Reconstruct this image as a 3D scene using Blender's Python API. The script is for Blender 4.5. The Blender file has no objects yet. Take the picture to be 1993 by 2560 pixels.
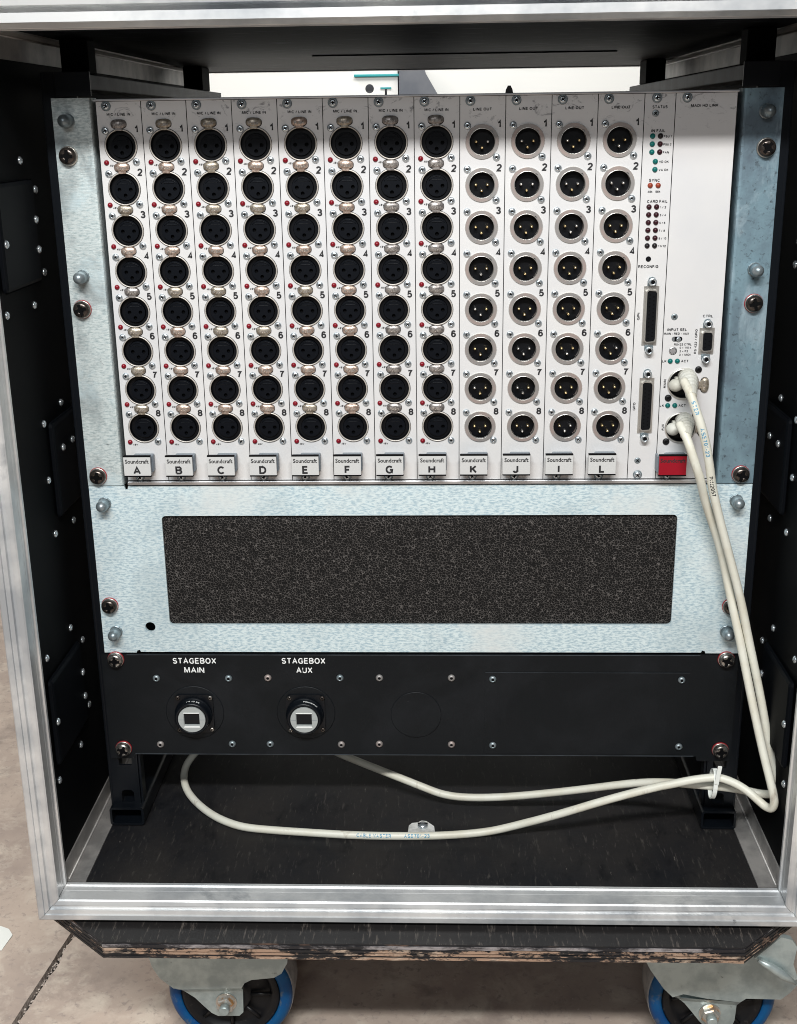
import bpy, bmesh, math, random
from mathutils import Vector, Matrix, noise as mnoise
from mathutils.geometry import tessellate_polygon
random.seed(7)
S = 0.001            # the model is written in millimetres
sc = bpy.context.scene
COL = sc.collection

# ------------------------------------------------------------------ camera
def rx(a): return Matrix.Rotation(a, 4, 'X')
def rz(a): return Matrix.Rotation(a, 4, 'Z')
cam = bpy.data.cameras.new('camera')
cam_o = bpy.data.objects.new('camera', cam); COL.objects.link(cam_o)
cam.sensor_fit = 'VERTICAL'; cam.sensor_height = 24.0; cam.lens = 3000.08 / 2560 * 24
cam.clip_start = 0.02; cam.clip_end = 60
cam_o.matrix_world = Matrix.Translation(Vector((17.19, -841.83, -17.33)) * S) @ rz(0.037099) @ rx(1.258427) @ rz(-0.01414)
sc.camera = cam_o

# ------------------------------------------------------------------ light
w = bpy.data.worlds.new('World'); sc.world = w; w.use_nodes = True
bg = w.node_tree.nodes['Background']
bg.inputs[0].default_value = (0.80, 0.88, 1.0, 1); bg.inputs[1].default_value = 0.085
def area(name, loc, target, sx, sy, power, col=(1, 1, 1)):
    l = bpy.data.lights.new(name, 'AREA'); l.shape = 'RECTANGLE'; l.size = sx; l.size_y = sy
    l.energy = power; l.color = col
    o = bpy.data.objects.new(name, l); COL.objects.link(o)
    o.location = loc
    d = Vector(target) - Vector(loc)
    o.rotation_euler = d.to_track_quat('-Z', 'Y').to_euler()
    return o
area('ceiling_lamp', (0.05, -1.20, 0.77), (0, 0, -0.3), 0.7, 0.08, 24.5, (1.0, 0.985, 0.965))
area('left_fill', (-0.50, -1.35, 0.99), (0, 0, -0.3), 0.5, 0.14, 11, (0.86, 0.96, 1.0))  # added unseen fill from the upper left, no opening there
area('front_fill', (-0.2, -2.8, 1.0), (0, 0, -0.1), 1.0, 0.3, 11, (0.95, 0.98, 1.0))  # added unseen fill that lifts the shaded card tops
area('side_fill', (-1.5, 0.7, 1.9), (-0.75, -0.1, -0.727), 1.0, 0.6, 46, (1.0, 0.95, 0.90))  # added unseen fill that brightens the concrete on the left
hl = area('back_fill', (0.1, 0.75, 1.0), (0.0, 1.5, 0.05), 1.0, 0.3, 3.5, (1, 0.99, 0.96)); hl.data.spread = math.radians(80)  # added unseen fill that brightens the backdrop behind the case
sc.view_settings.view_transform = 'Standard'
sc.view_settings.look = 'None'
sc.view_settings.exposure = 0.0
sc.view_settings.gamma = 1.0
sc.cycles.filter_width = 1.0

# ------------------------------------------------------------------ materials
def mat(name, base, rough=0.5, metal=0.0, var=None, vscale=60, stretch=(1, 1, 1), vlo=0.42, vhi=0.6,
        bump=0.0, bscale=400, bstretch=None, spots=None, rough2=None, spec=0.5, coat=0, emit=None):
    m = bpy.data.materials.new(name); m.use_nodes = True
    nt = m.node_tree; b = nt.nodes['Principled BSDF']
    b.inputs['Base Color'].default_value = (*base, 1)
    b.inputs['Roughness'].default_value = rough; b.inputs['Metallic'].default_value = metal
    b.inputs['Specular IOR Level'].default_value = spec
    if coat: b.inputs['Coat Weight'].default_value = coat; b.inputs['Coat Roughness'].default_value = 0.1
    geo = nt.nodes.new('ShaderNodeNewGeometry')
    def mapping(st):
        mp = nt.nodes.new('ShaderNodeMapping'); mp.vector_type = 'POINT'
        mp.inputs['Scale'].default_value = st
        nt.links.new(geo.outputs['Position'], mp.inputs['Vector']); return mp.outputs[0]
    def nz(scale, st, detail=5, rg=0.6, dist=0.0):
        n = nt.nodes.new('ShaderNodeTexNoise'); n.inputs['Scale'].default_value = scale
        n.inputs['Detail'].default_value = detail; n.inputs['Roughness'].default_value = rg
        n.inputs['Distortion'].default_value = dist
        nt.links.new(mapping(st), n.inputs['Vector']); return n.outputs[0]
    def ramp(fac, lo, hi):
        r = nt.nodes.new('ShaderNodeMapRange'); r.inputs['From Min'].default_value = lo
        r.inputs['From Max'].default_value = hi; nt.links.new(fac, r.inputs['Value']); return r.outputs[0]
    def mix(fac, a, bcol):
        mx = nt.nodes.new('ShaderNodeMix'); mx.data_type = 'RGBA'
        nt.links.new(fac, mx.inputs[0])
        if isinstance(a, tuple): mx.inputs[6].default_value = (*a, 1)
        else: nt.links.new(a, mx.inputs[6])
        mx.inputs[7].default_value = (*bcol, 1); return mx.outputs[2]
    cur = base
    if var:
        f = ramp(nz(vscale, stretch), vlo, vhi); cur = mix(f, base, var)
        if rough2 is not None:
            r = nt.nodes.new('ShaderNodeMapRange'); r.inputs['To Min'].default_value = rough; r.inputs['To Max'].default_value = rough2
            nt.links.new(f, r.inputs['Value']); nt.links.new(r.outputs[0], b.inputs['Roughness'])
    for sp in (spots or []):     # (colour, scale, stretch, lo, hi)
        f = ramp(nz(sp[1], sp[2], 6, 0.65, 0.4), sp[3], sp[4]); cur = mix(f, cur, sp[0])
    if not isinstance(cur, tuple): nt.links.new(cur, b.inputs['Base Color'])
    if bump:
        bp = nt.nodes.new('ShaderNodeBump'); bp.inputs['Strength'].default_value = bump; bp.inputs['Distance'].default_value = 0.0005
        nt.links.new(nz(bscale, bstretch or stretch, 3), bp.inputs['Height']); nt.links.new(bp.outputs[0], b.inputs['Normal'])
    if emit: b.inputs['Emission Color'].default_value = (*emit, 1); b.inputs['Emission Strength'].default_value = 1
    return m, nt, b, (nz, ramp, mix, mapping)
M = {}
def mk(key, *a, **k): M[key] = mat(key, *a, **k)[0]
mk('card_face', (0.72, 0.71, 0.70), 0.45, 0.2, var=(0.62, 0.62, 0.63), vscale=9, vlo=0.4, vhi=0.7, bump=0.03, bscale=900,
   spots=[((0.30, 0.31, 0.32), 60, (1, 1, 1.3), 0.69, 0.78)])
m, nt, b, (nz, ramp, mix, mp) = mat('card_face', (0.72, 0.71, 0.70), 0.45, 0.2, bump=0.03, bscale=900)
sep = nt.nodes.new('ShaderNodeSeparateXYZ'); nt.links.new(mp((1, 1, 1)), sep.inputs[0])
f0 = ramp(sep.outputs[2], -0.030, -0.006); f1 = ramp(nz(75, (1, 1, 1.6), 7, 0.75, 1.5), 0.57, 0.66)
mu = nt.nodes.new('ShaderNodeMath'); mu.operation = 'MULTIPLY'; nt.links.new(f0, mu.inputs[0]); nt.links.new(f1, mu.inputs[1])
c = mix(ramp(nz(9, (1, 1, 1), 5), 0.4, 0.7), (0.72, 0.71, 0.70), (0.65, 0.65, 0.66)); c = mix(mu.outputs[0], c, (0.27, 0.27, 0.28))
c = mix(ramp(nz(190, (1, 1, 1), 6, 0.7), 0.70, 0.75), c, (0.35, 0.34, 0.33)); nt.links.new(c, b.inputs['Base Color']); M['card_face'] = m
mk('frame_rail', (0.72, 0.72, 0.73), 0.3, 0.8, var=(0.45, 0.46, 0.48), vscale=40, stretch=(0.3, 1, 3), vlo=0.5, vhi=0.75)
mk('galvanised_bright', (0.76, 0.88, 0.90), 0.42, 0.3, var=(0.44, 0.58, 0.65), vscale=700, stretch=(0.38, 1, 1.1), vlo=0.44, vhi=0.60,
   bump=0.22, bscale=700, bstretch=(0.16, 1, 1.4), rough2=0.5, spots=[((0.34, 0.42, 0.45), 9, (1, 1, 1), 0.50, 0.95), ((0.76, 0.80, 0.79), 12, (1, 1, 1), 0.50, 0.72), ((0.20, 0.24, 0.26), 300, (1, 1, 1), 0.73, 0.77)])
mk('galvanised_worn', (0.74, 0.81, 0.80), 0.38, 0.4, var=(0.38, 0.46, 0.47), vscale=700, stretch=(0.38, 1, 1.1), vlo=0.42, vhi=0.64,
   bump=0.3, bscale=600, bstretch=(0.2, 1, 1.3), rough2=0.55, spots=[((0.20, 0.23, 0.24), 26, (1.2, 1, 0.7), 0.48, 0.72), ((0.15, 0.17, 0.18), 240, (0.6, 1, 1), 0.64, 0.72), ((0.66, 0.80, 0.84), 14, (1, 1, 1), 0.5, 0.66)])
mk('galvanised_shaded_stained', (0.24, 0.36, 0.42), 0.40, 0.45, var=(0.11, 0.15, 0.185), vscale=24, stretch=(1, 1, 0.8), vlo=0.40, vhi=0.66,  # stains, plus the right side's darker reflections painted into the base tone
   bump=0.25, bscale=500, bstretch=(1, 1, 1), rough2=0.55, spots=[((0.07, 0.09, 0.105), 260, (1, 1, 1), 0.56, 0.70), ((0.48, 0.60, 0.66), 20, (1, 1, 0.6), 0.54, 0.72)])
mk('castor_zinc', (0.50, 0.57, 0.56), 0.42, 0.6, var=(0.36, 0.42, 0.42), vscale=50, bump=0.15, bscale=200, spots=[((0.16, 0.17, 0.16), 120, (1, 1, 1), 0.66, 0.74)])
mk('aluminium', (0.80, 0.80, 0.79), 0.34, 0.5, var=(0.44, 0.46, 0.48), vscale=14, stretch=(1, 1, 1), vlo=0.42, vhi=0.66, bump=0.08, bscale=300,
   spots=[((0.30, 0.32, 0.34), 16, (0.6, 1, 0.6), 0.60, 0.72), ((0.12, 0.12, 0.13), 110, (0.5, 1, 0.5), 0.69, 0.75)])
mk('aluminium_angle', (0.44, 0.42, 0.40), 0.45, 0.5, var=(0.28, 0.27, 0.26), vscale=30, spots=[((0.1, 0.09, 0.08), 90, (1, 1, 1), 0.72, 0.76)])
mk('bright_screw', (0.66, 0.72, 0.76), 0.22, 0.85)
mk('stud_metal', (0.22, 0.27, 0.29), 0.36, 0.6, var=(0.3, 0.34, 0.36), vscale=200)
mk('recess_black', (0.003, 0.003, 0.0035), 0.7, spec=0.08)
mk('dark_screw', (0.075, 0.062, 0.056), 0.25, 0.8, var=(0.11, 0.092, 0.08), vscale=300)
mk('worn_screw', (0.40, 0.37, 0.34), 0.25, 0.85, var=(0.10, 0.09, 0.08), vscale=350)
mk('steel_washer', (0.70, 0.66, 0.60), 0.3, 0.9)
mk('red_washer', (0.36, 0.014, 0.02), 0.5)
mk('socket_black', (0.003, 0.0035, 0.005), 0.38, spec=0.25)
mk('insert_black', (0.0022, 0.0032, 0.0055), 0.42, spec=0.15)
mk('ring_chrome', (0.66, 0.64, 0.60), 0.30, 0.8)
mk('ring_cream', (0.58, 0.54, 0.49), 0.4, 0.45)
mk('ring_satin', (0.30, 0.285, 0.275), 0.5, 0.5, var=(0.37, 0.30, 0.275), vscale=50)
mk('tab_grey', (0.36, 0.33, 0.31), 0.34, 0.55, var=(0.20, 0.18, 0.17), vscale=420, vlo=0.44, vhi=0.56, bump=0.3, bscale=700)  # darker variation in the tab colours mimics reflections off engraving
mk('tab_letter', (0.72, 0.66, 0.60), 0.22, 0.7)  # brighter than the tab, paints glints onto the raised letters
mk('tab_copper', (0.56, 0.44, 0.37), 0.34, 0.55, var=(0.34, 0.25, 0.20), vscale=420, vlo=0.42, vhi=0.54, bump=0.3, bscale=700)
mk('tab_bronze', (0.44, 0.39, 0.32), 0.34, 0.55, var=(0.26, 0.22, 0.17), vscale=420, vlo=0.42, vhi=0.56, bump=0.3, bscale=700)
mk('pin_gold', (0.85, 0.66, 0.36), 0.22, 0.9)
mk('pin_silver', (0.85, 0.82, 0.78), 0.22, 0.9)
mk('print_black', (0.012, 0.012, 0.014), 0.6)
mk('print_white', (0.85, 0.86, 0.84), 0.6)
mk('print_blue', (0.10, 0.30, 0.45), 0.6)
mk('led_red', (0.20, 0.003, 0.012), 0.25, spec=0.4)
mk('led_green', (0.0, 0.12, 0.11), 0.25, spec=0.4)
mk('led_orange', (0.28, 0.045, 0.02), 0.25, spec=0.4)
mk('led_maroon', (0.030, 0.004, 0.008), 0.25, spec=0.4)
mk('led_off', (0.010, 0.007, 0.008), 0.25, spec=0.4)
mk('handle_white', (0.56, 0.56, 0.55), 0.45)
mk('handle_red', (0.28, 0.004, 0.014), 0.4, spec=0.3)
mk('handle_grey', (0.17, 0.20, 0.23), 0.45)
mk('black_paint', (0.0055, 0.0068, 0.0082), 0.45, spec=0.2, spots=[((0.012, 0.0135, 0.016), 12, (1, 1, 1), 0.48, 0.72), ((0.05, 0.052, 0.056), 160, (0.5, 1, 1.6), 0.71, 0.76)], bump=0.15, bscale=1500)
mk('black_steel', (0.0035, 0.0048, 0.007), 0.32, spec=0.28)
mk('bar_steel', (0.05, 0.06, 0.07), 0.5, 0.1, var=(0.025, 0.03, 0.035), vscale=40)
mk('wall_laminate', (0.0022, 0.0026, 0.0032), 0.6, spec=0.05, spots=[((0.02, 0.024, 0.03), 50, (1, 1, 0.5), 0.70, 0.80)])
mk('dish_black', (0.0028, 0.0036, 0.005), 0.55, spec=0.06, spots=[((0.03, 0.04, 0.05), 90, (1, 1, 0.3), 0.68, 0.76)])
mk('ceiling_laminate', (0.003, 0.0035, 0.0045), 0.5, spec=0.07, bump=0.9, bscale=260, bstretch=(0.25, 1, 1), var=(0.12, 0.13, 0.15), vscale=170, stretch=(0.22, 1, 1), vlo=0.58, vhi=0.74)  # pale streaks paint highlights onto the unlit grain
mk('floor_laminate', (0.010, 0.0105, 0.0125), 0.45, spec=0.18, var=(0.024, 0.0215, 0.020), vscale=14, stretch=(1, 0.6, 1), vlo=0.36, vhi=0.70, rough2=0.55, bump=0.12, bscale=260,
   spots=[((0.004, 0.0045, 0.006), 55, (1.0, 0.5, 1), 0.55, 0.75), ((0.06, 0.055, 0.05), 420, (1, 0.16, 1), 0.58, 0.74), ((0.16, 0.145, 0.13), 330, (1, 0.25, 1), 0.68, 0.74)])
mk('cable_white', (0.70, 0.69, 0.60), 0.45, var=(0.60, 0.56, 0.45), vscale=35, vlo=0.45, vhi=0.72, spots=[((0.36, 0.31, 0.24), 75, (1, 1, 0.25), 0.60, 0.74), ((0.12, 0.11, 0.10), 260, (1, 1, 0.4), 0.70, 0.76)])
mk('boot_white', (0.56, 0.56, 0.51), 0.55, var=(0.48, 0.47, 0.41), vscale=60, spots=[((0.3, 0.28, 0.24), 120, (1, 1, 1), 0.70, 0.8)])
mk('tie_white', (0.78, 0.80, 0.76), 0.35)
mk('jack_grey', (0.38, 0.40, 0.39), 0.4)
mk('clip_metal', (0.80, 0.80, 0.77), 0.4, 0.2, var=(0.5, 0.5, 0.48), vscale=90)
mk('tyre_blue', (0.0006, 0.075, 0.21), 0.45, spec=0.3, var=(0.001, 0.055, 0.19), vscale=40, spots=[((0.10, 0.13, 0.16), 110, (1, 1, 1), 0.58, 0.72)])
mk('tread_grey', (0.34, 0.33, 0.32), 0.55, var=(0.20, 0.20, 0.20), vscale=60)
mk('rim_black', (0.007, 0.007, 0.008), 0.4, spec=0.3, spots=[((0.06, 0.055, 0.05), 90, (1, 1, 1), 0.62, 0.74)])
mk('nut_rust', (0.52, 0.50, 0.46), 0.35, 0.7, var=(0.48, 0.24, 0.09), vscale=120, vlo=0.5, vhi=0.6)
mk('bg_white', (0.82, 0.82, 0.79), 0.6)
mk('bg_cream', (0.80, 0.80, 0.77), 0.6)
mk('bg_teal', (0.0, 0.30, 0.32), 0.4)
mk('bg_grey', (0.10, 0.11, 0.13), 0.6, var=(0.16, 0.165, 0.18), vscale=6)
mk('paper_white', (0.74, 0.76, 0.72), 0.6)
mk('crumb', (0.62, 0.55, 0.49), 0.9, var=(0.30, 0.25, 0.22), vscale=300)
# concrete ground
mk('concrete', (0.47, 0.385, 0.32), 0.85, var=(0.34, 0.275, 0.235), vscale=9, vlo=0.38, vhi=0.66, bump=0.35, bscale=220, bstretch=(1, 1, 1),
   spots=[((0.56, 0.49, 0.41), 30, (1, 1, 1), 0.50, 0.72), ((0.22, 0.18, 0.155), 16, (1, 1, 1), 0.55, 0.75), ((0.30, 0.25, 0.22), 160, (1, 1, 1), 0.56, 0.70), ((0.62, 0.56, 0.48), 260, (1, 1, 1), 0.66, 0.72)])
mk('joint_dark', (0.05, 0.042, 0.036), 0.95)
# plywood: black painted face, layered raw edge
m, nt, b, (nz, ramp, mix, mp) = mat('ply_top', (0.010, 0.010, 0.012), 0.42, spec=0.25)
f1 = ramp(nz(420, (1.0, 0.12, 1.0), 5, 0.7), 0.56, 0.72); c = mix(f1, (0.018, 0.0165, 0.0165), (0.14, 0.12, 0.105))
f2 = ramp(nz(60, (1.0, 0.3, 1.0), 6, 0.75), 0.67, 0.72); c = mix(f2, c, (0.52, 0.36, 0.24))
nt.links.new(c, b.inputs['Base Color']); M['ply_top'] = m
m, nt, b, (nz, ramp, mix, mp) = mat('ply_veneer', (0.012, 0.012, 0.014), 0.5, bump=0.5, bscale=300, bstretch=(0.3, 1, 1))
f1 = ramp(nz(22, (1.0, 1, 2.5), 7, 0.8), 0.49, 0.54); c = mix(f1, (0.012, 0.012, 0.014), (0.38, 0.25, 0.175))
f3 = ramp(nz(90, (0.6, 1, 2.0), 4, 0.7), 0.56, 0.68); c = mix(f3, c, (0.50, 0.38, 0.29))
nt.links.new(c, b.inputs['Base Color']); M['ply_veneer'] = m
m, nt, b, (nz, ramp, mix, mp) = mat('ply_veneer_grey', (0.012, 0.012, 0.014), 0.42, bump=0.4, bscale=300, bstretch=(0.3, 1, 1))
f1 = ramp(nz(40, (0.6, 1, 1.5), 6, 0.75), 0.46, 0.60); c = mix(f1, (0.014, 0.014, 0.017), (0.34, 0.31, 0.31))
nt.links.new(c, b.inputs['Base Color']); M['ply_veneer_grey'] = m
mk('ply_dark', (0.010, 0.010, 0.012), 0.5, var=(0.14, 0.085, 0.06), vscale=80, stretch=(0.4, 1, 1), vlo=0.58, vhi=0.7)
mk('ply_worn', (0.012, 0.012, 0.013), 0.6, var=(0.22, 0.14, 0.10), vscale=60, vlo=0.54, vhi=0.66)
# open-cell foam
m, nt, b, (nz, ramp, mix, mp) = mat('foam', (0.006, 0.006, 0.006), 0.7, spec=0.2)
vec = mp((1, 1, 1)); dn = nt.nodes.new('ShaderNodeTexNoise'); dn.inputs['Scale'].default_value = 260; nt.links.new(vec, dn.inputs['Vector'])
vm = nt.nodes.new('ShaderNodeVectorMath'); vm.operation = 'MULTIPLY_ADD'; vm.inputs[1].default_value = (0.0022,) * 3
nt.links.new(dn.outputs['Color'], vm.inputs[0]); nt.links.new(vec, vm.inputs[2])
vo = nt.nodes.new('ShaderNodeTexVoronoi'); vo.feature = 'DISTANCE_TO_EDGE'; vo.inputs['Scale'].default_value = 520
nt.links.new(vm.outputs[0], vo.inputs['Vector'])
f1 = ramp(vo.outputs['Distance'], 0.12, 0.02)
f2 = ramp(nz(330, (1, 1, 1), 3, 0.6), 0.32, 0.52)
mm = nt.nodes.new('ShaderNodeMath'); mm.operation = 'MULTIPLY'; nt.links.new(f1, mm.inputs[0]); nt.links.new(f2, mm.inputs[1])
c = mix(mm.outputs[0], (0.005, 0.0045, 0.0045), (0.135, 0.123, 0.115))
nt.links.new(c, b.inputs['Base Color'])
bp = nt.nodes.new('ShaderNodeBump'); bp.inputs['Strength'].default_value = 0.8; bp.inputs['Distance'].default_value = 0.001
nt.links.new(mm.outputs[0], bp.inputs['Height']); nt.links.new(bp.outputs[0], b.inputs['Normal']); M['foam'] = m

# ------------------------------------------------------------------ object helpers
def tag(o, label=None, cat=None, group=None, kind=None):
    if label: o['label'] = label
    if cat: o['category'] = cat
    if group: o['group'] = group
    if kind: o['kind'] = kind
    return o
def empty(name, loc=(0, 0, 0), label=None, cat=None, group=None, parent=None):
    o = bpy.data.objects.new(name, None); COL.objects.link(o); o.empty_display_size = 0.02
    o.location = Vector(loc) * S
    if parent: o.parent = parent
    return tag(o, label, cat, group)
class MB:
    """collects geometry in millimetres"""
    def __init__(s): s.v = []; s.f = []; s.m = []; s.mats = []; s.sm = []
    def mi(s, k):
        if k not in s.mats: s.mats.append(k)
        return s.mats.index(k)
    def add(s, vs, fs, k, smooth=False):
        o = len(s.v); s.v += [tuple(p) for p in vs]; i = s.mi(k)
        for f in fs: s.f.append([o + j for j in f]); s.m.append(i); s.sm.append(smooth)
    def box(s, x0, x1, y0, y1, z0, z1, k, bev=0.0):
        if bev:
            bm = bmesh.new(); bmesh.ops.create_cube(bm, size=1)
            for v in bm.verts:
                v.co = Vector(((x0 + x1) / 2 + v.co.x * (x1 - x0), (y0 + y1) / 2 + v.co.y * (y1 - y0), (z0 + z1) / 2 + v.co.z * (z1 - z0)))
            bmesh.ops.bevel(bm, geom=bm.edges[:], offset=bev, segments=2, affect='EDGES', profile=0.5)
            s.addbm(bm, k); return
        vs = [(x, y, z) for x in (x0, x1) for y in (y0, y1) for z in (z0, z1)]
        s.add(vs, [(0, 1, 3, 2), (4, 6, 7, 5), (0, 4, 5, 1), (2, 3, 7, 6), (0, 2, 6, 4), (1, 5, 7, 3)], k)
    def addbm(s, bm, k, smooth=False):
        bm.verts.index_update()
        s.add([v.co[:] for v in bm.verts], [[v.index for v in f.verts] for f in bm.faces], k, smooth); bm.free()
    def plate(s, outer, holes, y0, y1, k, kside=None):
        """outline in x,z with holes, from y0 (front) to y1 (back)"""
        loops = [outer] + holes
        tri = tessellate_polygon([[Vector((p[0], p[1], 0)) for p in l] for l in loops])
        fl = [p for l in loops for p in l]; n = len(fl)
        s.add([(p[0], y0, p[1]) for p in fl], [list(t) for t in tri], k)
        s.add([(p[0], y1, p[1]) for p in fl], [list(t)[::-1] for t in tri], k)
        for l in loops:
            m = len(l)
            s.add([(p[0], y0, p[1]) for p in l] + [(p[0], y1, p[1]) for p in l], [(i, (i + 1) % m, m + (i + 1) % m, m + i) for i in range(m)], kside or k)
    def lathe(s, prof, cx, cz, k, seg=24, smooth=True, a0=0, cap=True):
        """profile of (radius, y) turned about the y axis through cx, cz"""
        vs = []
        for r, y in prof:
            for i in range(seg):
                a = a0 + 2 * math.pi * i / seg; vs.append((cx + r * math.cos(a), y, cz + r * math.sin(a)))
        fs = []
        for j in range(len(prof) - 1):
            for i in range(seg):
                fs.append((j * seg + i, j * seg + (i + 1) % seg, (j + 1) * seg + (i + 1) % seg, (j + 1) * seg + i))
        s.add(vs, fs, k, smooth)
        if not cap: return
        s.add(vs[-seg:], [list(range(seg))], k)
        s.add(vs[:seg], [list(range(seg))[::-1]], k)
    def tube(s, pts, rad, k, seg=12, cap=True):
        n = len(pts); vs = []; P = [Vector(p) for p in pts]; prev = None
        for i in range(n):
            t = (P[min(i + 1, n - 1)] - P[max(i - 1, 0)]).normalized()
            if prev is None:
                u = t.cross(Vector((0, 1, 0.3))).normalized()
            else:
                u = (prev - t * prev.dot(t)).normalized()
            prev = u; v = t.cross(u); r = rad[i] if isinstance(rad, (list, tuple)) else rad
            for j in range(seg):
                a = 2 * math.pi * j / seg; vs.append(P[i] + (u * math.cos(a) + v * math.sin(a)) * r)
        fs = [(i * seg + j, i * seg + (j + 1) % seg, (i + 1) * seg + (j + 1) % seg, (i + 1) * seg + j) for i in range(n - 1) for j in range(seg)]
        s.add(vs, fs, k, True)
        if cap: s.add(vs[:seg], [list(range(seg))[::-1]], k); s.add(vs[-seg:], [list(range(seg))], k)
    def mesh(s, name):
        me = bpy.data.meshes.new(name)
        me.from_pydata([(x * S, y * S, z * S) for x, y, z in s.v], [], s.f)
        for k in s.mats: me.materials.append(M[k])
        me.polygons.foreach_set('material_index', s.m); me.polygons.foreach_set('use_smooth', s.sm)
        me.update(); bm = bmesh.new(); bm.from_mesh(me)
        bmesh.ops.remove_doubles(bm, verts=bm.verts, dist=1e-7)
        bmesh.ops.recalc_face_normals(bm, faces=bm.faces); bm.to_mesh(me); bm.free()
        return me
    def build(s, name, parent=None, loc=(0, 0, 0), label=None):
        return put(s.mesh(name), name, parent, loc, label)
def put(me, name, parent=None, loc=(0, 0, 0), label=None, mt=None, rot=None):
    o = bpy.data.objects.new(name, me); COL.objects.link(o); o.location = Vector(loc) * S
    if rot: o.rotation_euler = rot
    if parent: o.parent = parent
    if label: o['label'] = label
    if mt and me.materials:
        o.material_slots[0].link = 'OBJECT'; o.material_slots[0].material = M[mt]
    return o
def _arc(cx, cy, rx_, ry_, a0, a1, n=9):
    return [(cx + rx_ * math.cos(math.radians(a0 + (a1 - a0) * i / n)), cy + ry_ * math.sin(math.radians(a0 + (a1 - a0) * i / n))) for i in range(n + 1)]
GLYPH = {   # sans-serif centre lines on a cap height of 1: (width, strokes)
 'A': (.70, [[(0, 0), (.35, 1), (.70, 0)], [(.12, .33), (.58, .33)]]),
 'B': (.60, [[(0, 0), (0, 1), (.34, 1)] + _arc(.34, .765, .22, .235, 90, -90) + [(0, .53)], [(.34, .53)] + _arc(.34, .265, .26, .265, 90, -90) + [(0, 0)]]),
 'C': (.66, [_arc(.36, .5, .36, .5, 40, 320, 20)]),
 'D': (.64, [[(0, 0), (0, 1), (.28, 1)] + _arc(.28, .5, .36, .5, 90, -90, 14) + [(0, 0)]]),
 'E': (.54, [[(.52, 1), (0, 1), (0, 0), (.54, 0)], [(0, .53), (.48, .53)]]),
 'F': (.50, [[(.50, 1), (0, 1), (0, 0)], [(0, .50), (.44, .50)]]),
 'G': (.70, [_arc(.36, .5, .36, .5, 40, 330, 20) + [(.70, .10), (.70, .46), (.40, .46)]]),
 'H': (.62, [[(0, 0), (0, 1)], [(.62, 0), (.62, 1)], [(0, .53), (.62, .53)]]),
 'I': (.0, [[(0, 0), (0, 1)]]),
 'J': (.44, [[(.44, 1), (.44, .24)] + _arc(.22, .24, .22, .24, 0, -180)]),
 'K': (.62, [[(0, 0), (0, 1)], [(.58, 1), (.02, .38)], [(.22, .58), (.62, 0)]]),
 'L': (.50, [[(0, 1), (0, 0), (.50, 0)]]),
 'M': (.74, [[(0, 0), (0, 1), (.06, 1), (.37, .06), (.68, 1), (.74, 1), (.74, 0)]]),
 'N': (.62, [[(0, 0), (0, 1), (.04, 1), (.58, 0), (.62, 0), (.62, 1)]]),
 'O': (.72, [_arc(.36, .5, .36, .5, 0, 360, 24)]),
 'P': (.56, [[(0, 0), (0, 1), (.30, 1)] + _arc(.30, .72, .26, .28, 90, -90) + [(0, .44)]]),
 'R': (.60, [[(0, 0), (0, 1), (.32, 1)] + _arc(.32, .735, .24, .265, 90, -90) + [(0, .47)], [(.34, .47), (.50, .40), (.56, .06), (.60, 0)]]),
 'S': (.58, [_arc(.29, .75, .27, .25, 25, 260, 12) + [(.29, .5)] + _arc(.29, .26, .29, .26, 80, -155, 12)]),
 'T': (.60, [[(0, 1), (.60, 1)], [(.30, 1), (.30, 0)]]),
 'U': (.60, [[(0, 1), (0, .30)] + _arc(.30, .30, .30, .30, 180, 360, 12) + [(.60, 1)]]),
 'V': (.66, [[(0, 1), (.33, 0), (.66, 1)]]), 'X': (.62, [[(0, 0), (.62, 1)], [(0, 1), (.62, 0)]]),
 'Y': (.64, [[(0, 1), (.32, .42), (.64, 1)], [(.32, .42), (.32, 0)]]),
 '0': (.48, [_arc(.24, .5, .24, .5, 0, 360, 20)]), '1': (.30, [[(.0, .74), (.16, .80), (.27, 1), (.27, 0)]]),
 '2': (.48, [_arc(.24, .73, .24, .27, 170, -35, 12) + [(.06, .12), (.0, 0), (.48, 0)]]),
 '3': (.48, [_arc(.23, .76, .22, .24, 165, -90, 12) + [(.16, .52)], [(.18, .52)] + _arc(.24, .26, .24, .26, 90, -165, 14)]),
 '4': (.50, [[(.50, .25), (0, .25), (.36, 1), (.36, 0)]]),
 '5': (.48, [[(.45, 1), (.09, 1), (.03, .50)] + _arc(.23, .31, .25, .31, 130, -155, 14)]),
 '6': (.48, [_arc(.25, .72, .22, .28, 25, 150, 8) + [(.01, .45)] + _arc(.245, .30, .235, .30, 180, 540, 20)]),
 '7': (.46, [[(0, 1), (.46, 1), (.24, .55), (.16, 0)]]),
 '8': (.48, [_arc(.24, .76, .21, .24, 0, 360, 18), _arc(.24, .27, .24, .27, 0, 360, 20)]),
 '9': (.48, [_arc(.235, .70, .235, .30, 0, 360, 20), _arc(.23, .28, .24, .28, 0, -155, 8)]),
 '/': (.26, [[(0, 0), (.26, 1)]]), '-': (.26, [[(0, .40), (.26, .40)]]), '=': (.42, [[(0, .55), (.42, .55)], [(0, .30), (.42, .30)]]),
 'k': (.42, [[(0, 0), (0, 1)], [(.38, .70), (.02, .27)], [(.16, .44), (.42, 0)]]), ' ': (.10, [])}
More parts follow.
